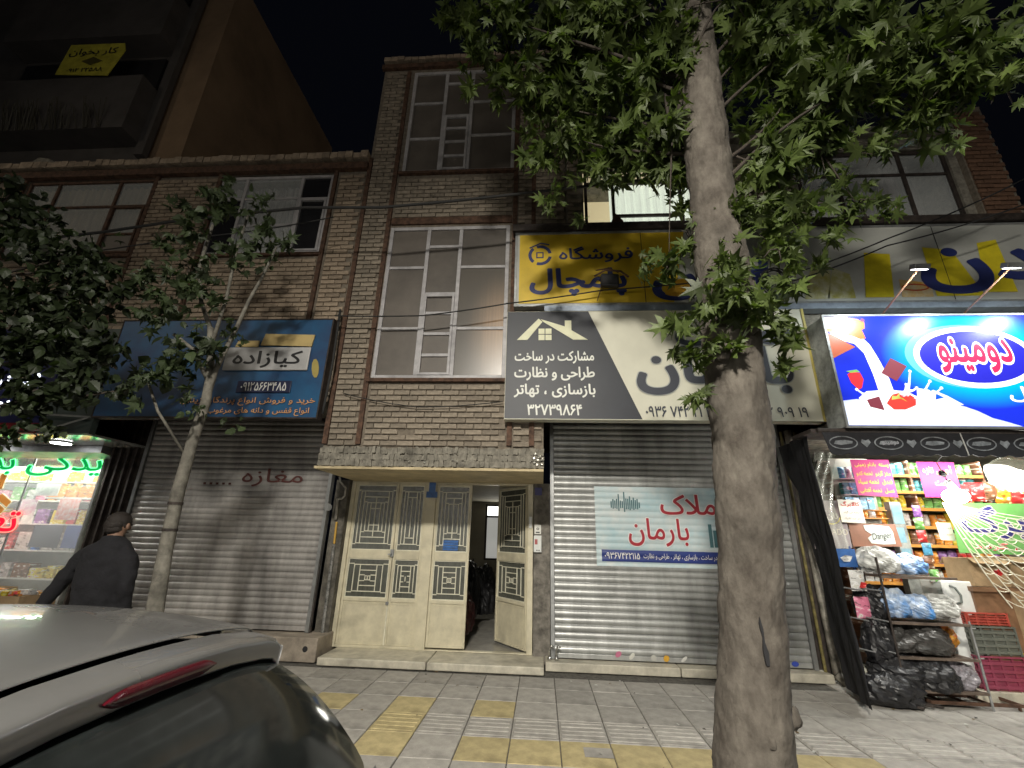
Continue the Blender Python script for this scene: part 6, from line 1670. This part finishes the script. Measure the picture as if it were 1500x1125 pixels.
q = loft(RR, close=False); o = obj('roof', q, paint, car, smooth=True); sd = o.modifiers.new('thick','SOLIDIFY'); sd.thickness = 0.02; sb = o.modifiers.new('round','SUBSURF'); sb.levels = sb.render_levels = 2
RS = [roof_ring(-1.317,1.140,0.68),roof_ring(-1.28,1.134,0.68),roof_ring(-1.24,1.124,0.68,0.055),roof_ring(-1.215,1.114,0.68,0.05)]
q = loft(RS, close=False)
e = RS[-1]; lip = [(p[0]+0.012,p[1],p[2]-0.012) for p in e]; low = [(-1.206,CY+(p[1]-CY)*0.985,p[2]-0.080) for p in e]; und = [(-1.34,CY+(p[1]-CY)*0.96,p[2]-0.085) for p in e]
n = len(e); b0 = len(q.v)-n
for rr in (lip,low,und): 
    q.v += rr
for j in range(3):
    for i in range(n-1):
        a = b0+j*n+i; q.f.append((a,a+1,a+n+1,a+n)); q.m.append(0)
for k_ in (0,n-1):
    q.f.append((b0+k_,b0+n+k_,b0+2*n+k_,b0+3*n+k_)); q.m.append(0)
spm = mat('spoiler_paint',(0.33,0.33,0.33),0.3,metal=0.3,var=0.04,scale=4); spm.node_tree.nodes['Principled BSDF'].inputs['Coat Weight'].default_value = 0.5
sp_o = obj('spoiler', q, paint, car, smooth=True); bv = sp_o.modifiers.new('bevel','BEVEL'); bv.width = 0.008; bv.segments = 3; bv.limit_method = 'ANGLE'; bv.angle_limit = 0.5
q = MB(); q.box(-1.517,CY-0.565,1.10,-1.514,CY+0.565,1.10+0.001)
# brake light wrapped on the spoiler's rear face
bpts = []
for t in [k/24 for k in range(25)]:
    y = CY-0.225+0.45*t; bpts.append(y)
q = MB(); vs = []
for i,y in enumerate(bpts):
    u = abs((y-CY)/0.225); hh = 0.024*max(0.12,(1-max(0,(u-0.6)/0.4)**2.6))
    zc = 1.092-0.03*((y-CY)/0.7)**2
    vs += [(-1.2035,y,zc-hh),(-1.1965,y,zc-hh*0.5),(-1.1945,y,zc+hh*0.6),(-1.2025,y,zc+hh)]
q.add(vs,[(i*4+k,(i+1)*4+k,(i+1)*4+k+1,i*4+k+1) for i in range(24) for k in range(3)])
obj('brake_light', q, mat('red_lens',(0.075,0.004,0.010),0.15,var=.1,scale=20,spec=.8), sp_o, smooth=True)
# tailgate glass
GL = []
for x,z,w in ((-1.30,1.075,0.66),(-1.17,1.03,0.68),(-1.03,0.955,0.70),(-0.91,0.86,0.71),(-0.80,0.755,0.715),(-0.70,0.64,0.72)):
    GL.append([(x-0.05*abs(t)**3,CY+w*t,z-0.035*abs(t)**4) for t in [k/6-1 for k in range(13)]])
q = loft(GL, close=False); o = obj('rear_window', q, mat('tinted_glass',(0.010,0.012,0.012),0.07,var=0.3,scale=3,spec=.6,stain=.2), car, smooth=True); sb = o.modifiers.new('round','SUBSURF'); sb.levels = sb.render_levels = 2
GT = [[(x,CY+w*t,z) for t in [k/6-1 for k in range(13)]] for x,z,w in ((-0.697,0.637,0.66),(-0.66,0.56,0.68),(-0.65,0.46,0.68))]
q = loft(GT, close=False); obj('tailgate', q, paint, car, smooth=True)
q = MB(); q.tube([(-0.68,CY+0.45,0.66),(-0.70,CY+0.20,0.665),(-0.71,CY-0.1,0.67)],0.010,6); q.ball((-0.665,CY+0.47,0.64),0.035,8,6); obj('wiper', q, M['rubber'], car)
for s_ in (-1,1):
    # side glass and pillars
    q = MB(); yb, yt = CY+s_*0.80, CY+s_*0.60
    P1 = [(-3.55,yb,0.70),(-3.05,CY+s_*0.66,1.06),(-1.34,CY+s_*0.672,1.075),(-0.80,CY+s_*0.735,0.60)]
    P2 = [(x,y-s_*0.02,z) for x,y,z in P1]
    q.add(P1+P2,[(0,1,2,3),(7,6,5,4),(0,4,5,1),(1,5,6,2),(2,6,7,3),(3,7,4,0)]); obj('side_window', q, M['dark_glass'], car)
    q = MB(); q.tube([(-3.55,yb,0.70),(-3.05,CY+s_*0.665,1.06),(-2.2,CY+s_*0.68,1.13),(-1.5,CY+s_*0.67,1.10)],[0.03,0.03,0.028,0.02],8); q.tube([(-2.25,yb,0.70),(-2.25,yt,1.09)],0.025,6); obj('pillar', q, paint, car, smooth=True)
    q = MB(); q.box(-0.78,CY+s_*0.60,0.30,-0.675,CY+s_*0.76,0.50); obj('tail_light', q, mat('tail_lens',(0.25,0.01,0.01),0.15,var=0), car, bevel=0.02)
    for xw in (-3.75,-1.35):
        q = MB(); yc_ = CY+s_*0.76
        q.tube([(xw,yc_-0.09,0.09),(xw,yc_-0.085,0.09),(xw,yc_+0.085,0.09),(xw,yc_+0.09,0.09)],[0.25,0.29,0.29,0.25],24); wo = obj('wheel', q, M['rubber'], car, smooth=False)
        q = MB(); q.tube([(xw,yc_+s_*0.088,0.09),(xw,yc_+s_*0.10,0.09)],[0.19,0.17],20); obj('rim', q, M['steel'], wo)
q = MB(); q.add([(-3.62,CY-0.72,0.69),(-3.62,CY+0.72,0.69),(-3.12,CY+0.64,1.05),(-3.12,CY-0.64,1.05)],[(0,1,2,3)]); obj('windscreen', q, M['dark_glass'], car)
q = MB(); q.box(-0.67,CY-0.26,0.26,-0.64,CY+0.26,0.37); obj('number_plate', q, flat('plate_white',(0.7,0.7,0.68)), car)
q = MB(); q.box(-0.74,CY-0.70,0.02,-0.60,CY+0.70,0.22); obj('bumper', q, paint, car, bevel=0.04)

# ================================================================== PERSON
def skin(name, verts, edges, radii, m, parent, root=0, sub=2, mirror=False):
    me = bpy.data.meshes.new(name); off = wl(parent)
    me.from_pydata([tuple(Vector(v)-off) for v in verts], edges, [])
    me.materials.append(m)
    o = bpy.data.objects.new(name, me); COL.objects.link(o); o.parent = parent
    sk = o.modifiers.new('skin','SKIN'); sk.use_smooth_shade = True
    for i,r in enumerate(radii):
        v = me.skin_vertices[0].data[i]; v.radius = r if isinstance(r,tuple) else (r,r); v.use_root = (i == root)
    ss = o.modifiers.new('sub','SUBSURF'); ss.levels = ss.render_levels = sub
    return o
PX, PY = -3.72, 3.85
man = thing('person','man in a black sweater walking away past the shutter, short dark hair','person',(PX,PY,0))
skinm = mat('skin_tone',(0.20,0.115,0.075),0.55,var=.08,scale=12); swm = mat('black_sweater',(0.0055,0.0055,0.008),0.9,var=.2,scale=20,bump=.5,bscale=60)
trm = mat('dark_trousers',(0.02,0.02,0.025),0.85,var=.2,scale=10); hairm = mat('dark_hair',(0.018,0.013,0.01),0.6,var=.3,scale=60,bump=.9,bscale=160)
def W_(x,y,z): return (PX+x,PY+y,z)
V = [W_(0.03,0,0.90),W_(0.03,-0.01,1.10),W_(0.02,0.0,1.30),W_(0.01,0.01,1.40),W_(0,0.02,1.47),W_(-0.005,0.04,1.54),W_(-0.01,0.045,1.61),
     W_(-0.15,0,1.385),W_(-0.235,-0.01,1.30),W_(-0.32,-0.04,1.10),W_(-0.385,-0.06,0.90),W_(-0.39,-0.07,0.83),
     W_(0.17,0,1.38),W_(0.235,-0.01,1.28),W_(0.265,-0.02,1.08),W_(0.255,0.03,0.86),W_(0.25,0.04,0.79),
     W_(-0.06,0,0.84),W_(-0.09,0.05,0.48),W_(-0.10,0.22,0.09),W_(-0.11,0.12,0.04),
     W_(0.12,0,0.84),W_(0.13,-0.03,0.48),W_(0.14,-0.08,0.09),W_(0.14,0.05,0.04)]
E_ = [(0,1),(1,2),(2,3),(3,4),(4,5),(5,6),(3,7),(7,8),(8,9),(9,10),(10,11),(3,12),(12,13),(13,14),(14,15),(15,16),(0,17),(17,18),(18,19),(19,20),(0,21),(21,22),(22,23),(23,24)]
RD = [(.10,.06),(.10,.06),(.09,.05),(.05,.045),(.052,.055),(.075,.088),(.07,.085),.030,.028,.026,.026,(.034,.018),.030,.028,.026,.026,(.034,.018),.085,.06,.042,.04,.085,.06,.042,.04]
nb_ = len(V)
for hand,wr,sx in ((11,10,-1),(16,15,1)):
    h = Vector(V[hand])
    for f_,(dx,dy,L_) in enumerate(((-0.02,-0.028,0.065),(-0.012,-0.010,0.078),(-0.004,0.008,0.074),(0.004,0.024,0.060),(0.03,-0.035,0.05))):
        b0 = len(V); d1 = Vector((dx*0.6*sx,dy*0.9,-0.02 if f_ < 4 else 0.015))
        V.append(tuple(h+d1)); V.append(tuple(h+d1*1.3+Vector((0.0,0.004,-L_*0.5)))); V.append(tuple(h+d1*1.3+Vector((-0.012*sx,0.012,-L_))))
        E_ += [(hand,b0),(b0,b0+1),(b0+1,b0+2)]; RD += [0.010,0.009,0.008]
skin('body', V, E_, RD, skinm, man)
q = MB()
tr_ = [(0.80,.03,.190,.125,0),(0.90,.03,.198,.13,0),(1.05,.025,.195,.128,-.01),(1.18,.02,.205,.132,-.01),(1.29,.015,.218,.130,0),(1.37,.01,.215,.118,.005),(1.415,.005,.170,.100,.012),(1.45,.003,.105,.085,.018),(1.485,0,.078,.080,.022)]
rr_ = []
for z,cx_,rx,ry,dy in tr_:
    rr_.append([W_(cx_+0.93*rx*math.copysign(abs(math.cos(2*PI*k/24))**0.85,math.cos(2*PI*k/24)), dy+ry*math.copysign(abs(math.sin(2*PI*k/24))**0.9,math.sin(2*PI*k/24)), z+0.012*math.sin(k*1.7+z*9)*(1 if z < 1.3 else .2)) for k in range(24)])
loft(rr_, q); q.f.append(tuple(range(24))[::-1]); q.m.append(0); q.f.append(tuple(8*24+k for k in range(24))); q.m.append(0)
def sleeve(P_, R__):
    pts=[]; rad=[]
    for a in range(len(P_)-1):
        for k in range(4):
            t=k/4; pts.append(tuple(P_[a][i]+(P_[a+1][i]-P_[a][i])*t for i in range(3))); rad.append((R__[a]+(R__[a+1]-R__[a])*t)*(1+0.05*math.sin(len(pts)*2.1)))
    pts.append(P_[-1]); rad.append(R__[-1]); q.tube(pts, rad, 14)
sleeve([W_(-0.12,0,1.345),W_(-0.205,-0.005,1.30),W_(-0.265,-0.02,1.19),W_(-0.325,-0.04,1.08),W_(-0.385,-0.06,0.92)],[.078,.080,.068,.060,.046])
sleeve([W_(0.13,0,1.345),W_(0.205,-0.005,1.29),W_(0.245,-0.015,1.18),W_(0.268,-0.02,1.07),W_(0.257,0.03,0.88)],[.078,.080,.068,.060,.046])
so_ = obj('sweater', q, swm, man, smooth=True); rm_ = so_.modifiers.new('melt','REMESH'); rm_.mode='VOXEL'; rm_.voxel_size=0.018; rm_.use_smooth_shade=True
sm_ = so_.modifiers.new('relax','SMOOTH'); sm_.iterations=3
ft = bpy.data.textures.new('fold_texture','CLOUDS'); ft.noise_scale = 0.11; ft.noise_depth = 3
dm_ = so_.modifiers.new('folds','DISPLACE'); dm_.texture = ft; dm_.strength = 0.045; dm_.mid_level = 0.5
skin('trousers', [V[0],V[17],V[18],V[19],V[21],V[22],V[23]],[(0,1),(1,2),(2,3),(0,4),(4,5),(5,6)],[(.17,.12),.105,.085,.07,.105,.085,.07],trm,man)
for s_ in ((-0.105,0.15),(0.14,-0.02)):
    q = MB(); q.ball(W_(s_[0],s_[1],0.045),(0.05,0.13,0.05),12,8); obj('shoe', q, M['black'], man, smooth=True)
q = MB(); q.ball(W_(-0.01,0.030,1.612),(0.085,0.098,0.080),26,18,jit=0.045)
q.ball(W_(-0.01,-0.004,1.582),(0.077,0.070,0.062),24,16,jit=0.05); q.ball(W_(-0.008,-0.006,1.548),(0.070,0.062,0.050),24,14,jit=0.07); q.ball(W_(-0.008,0.03,1.585),(0.083,0.055,0.058),24,14,jit=0.06); obj('hair', q, hairm, man, smooth=True)
q = MB()
for s_ in (-1,1): q.ball(W_(-0.01+s_*0.091,0.035,1.570),(0.012,0.018,0.028),10,8)
q.ball(W_(-0.01,0.145,1.56),(0.014,0.022,0.022),8,8); obj('ears_and_nose', q, skinm, man, smooth=True)
q = MB()
for s_ in (-1,1): q.ball(W_(-0.01+s_*0.032,0.128,1.585),(0.013,0.008,0.008),8,6)
q.box(*W_(-0.035,0.125,1.515),*W_(0.015,0.130,1.522)); obj('face_features', q, hairm, man)

# ================================================================== STREET LAMP BEHIND THE VIEWER, ADDED FILL LIGHTS
sl = thing('street_lamp','tall grey street lamp across the road behind the viewer','street lamp',(-0.9,-5.6,-0.2))
q = MB(); q.tube([(-0.9,-5.6,-0.2),(-0.9,-5.6,4),(-0.9,-5.6,6.0)],[0.11,0.08,0.06],12); obj('pole', q, M['steel'], sl, smooth=True)
q = MB(); q.tube([(-0.9,-5.6,6.0),(-0.9,-4.8,6.40),(-0.8,-3.6,6.50)],[0.05,0.04,0.035],8); obj('arm', q, M['steel'], sl, smooth=True)
q = MB(); q.box(-0.98,-3.65,6.45,-0.62,-2.85,6.57); obj('lamp_head', q, M['steel'], sl, bevel=0.03)
q = MB(); q.box(-0.94,-3.5,6.435,-0.66,-3.0,6.448); obj('lamp_glass', q, mat('street_lamp_glass',(1,1,1),var=0,emit=20,ecol=(1,.9,.72)), sl)
sll = lamp('street_light','AREA',(-0.8,-3.25,6.40),(0.5,-0.1,0.0),STREET,(1.0,0.94,0.83),0.8)
sll.data.spread = math.radians(140)
s2l = thing('street_lamp','unseen street lamp added on the right to light the ochre wall','street lamp',(17,-3.0,-0.2),'lamps added out of view')  # unseen lamp added to brighten the ochre side wall
q = MB(); q.tube([(17,-3.0,-0.2),(17,-3.0,9.6)],[0.11,0.06],12); q.tube([(17,-3.0,9.6),(16.6,-1.6,9.9)],0.04,8); obj('pole', q, M['steel'], s2l, smooth=True)
q = MB(); q.box(16.4,-1.9,9.86,16.8,-1.2,9.96); obj('lamp_head', q, M['steel'], s2l, bevel=0.03)
q = MB(); q.box(16.45,-1.8,9.845,16.75,-1.3,9.858); obj('lamp_glass', q, mat('added_far_lamp_glass',(1,1,1),var=0,emit=20,ecol=(1,.8,.5)), s2l)
opp = thing('added_fill_shop','unseen lit shop added behind the viewer for soft fill light','shop',(0,-13,-0.2))  # unseen lit shop added for low, soft light on the street fronts
q = MB(); q.box(-9,-16,-0.2,9,-13.0,0.5); q.box(-9,-16,3.1,9,-13.0,7.0); q.box(-9,-16,0.5,-4.2,-13.0,3.1); q.box(4.2,-16,0.5,9,-13.0,3.1); q.box(-4.2,-16,0.5,4.2,-15.6,3.1); obj('wall', q, M['plaster'], opp)
q = MB(); q.box(-4.2,-13.1,0.5,4.2,-13.08,0.56); q.box(-0.03,-13.1,0.5,0.03,-13.05,3.1); obj('window_frame', q, M['steel'], opp)
q = MB(); q.box(-4.2,-13.9,2.98,4.2,-13.5,3.08); obj('light_panel', q, mat('panel_glow',(1,1,1),var=0,emit=6), opp)
lamp('added_fill_light','AREA',(0,-13.2,1.9),(0,5,2.6),FACING,(1.0,0.95,0.86),8.0,size_y=2.2)  # broad fill from the added shop
s3l = thing('street_lamp','unseen street lamp added on the left as fill light','street lamp',(-15,-6.0,-0.2),'lamps added out of view')  # unseen lamp added as fill for the left building front
q = MB(); q.tube([(-15,-6.0,-0.2),(-15,-6.0,9.6)],[0.11,0.06],12); q.tube([(-15,-6.0,9.6),(-14.6,-4.6,9.9)],0.04,8); obj('pole', q, M['steel'], s3l, smooth=True)
q = MB(); q.box(-14.8,-4.9,9.86,-14.4,-4.2,9.96); obj('lamp_head', q, M['steel'], s3l, bevel=0.03)
q = MB(); q.box(-14.75,-4.8,9.845,-14.45,-4.3,9.858); obj('lamp_glass', q, mat('added_left_lamp_glass',(1,1,1),var=0,emit=20,ecol=(1,.8,.5)), s3l)
lamp('added_left_light','SPOT',(-14.6,-4.55,9.8),(-3,5.4,6),LEFT,(1.0,0.86,0.66),0.3,120,1.0)  # fill beam of the added left lamp
lamp('added_far_light','SPOT',(16.6,-1.55,9.8),(-9.3,11.5,14.5),FAR,(1.0,0.86,0.66),0.25,42,1.0)  # beam of the added right lamp, aimed at the tall building only
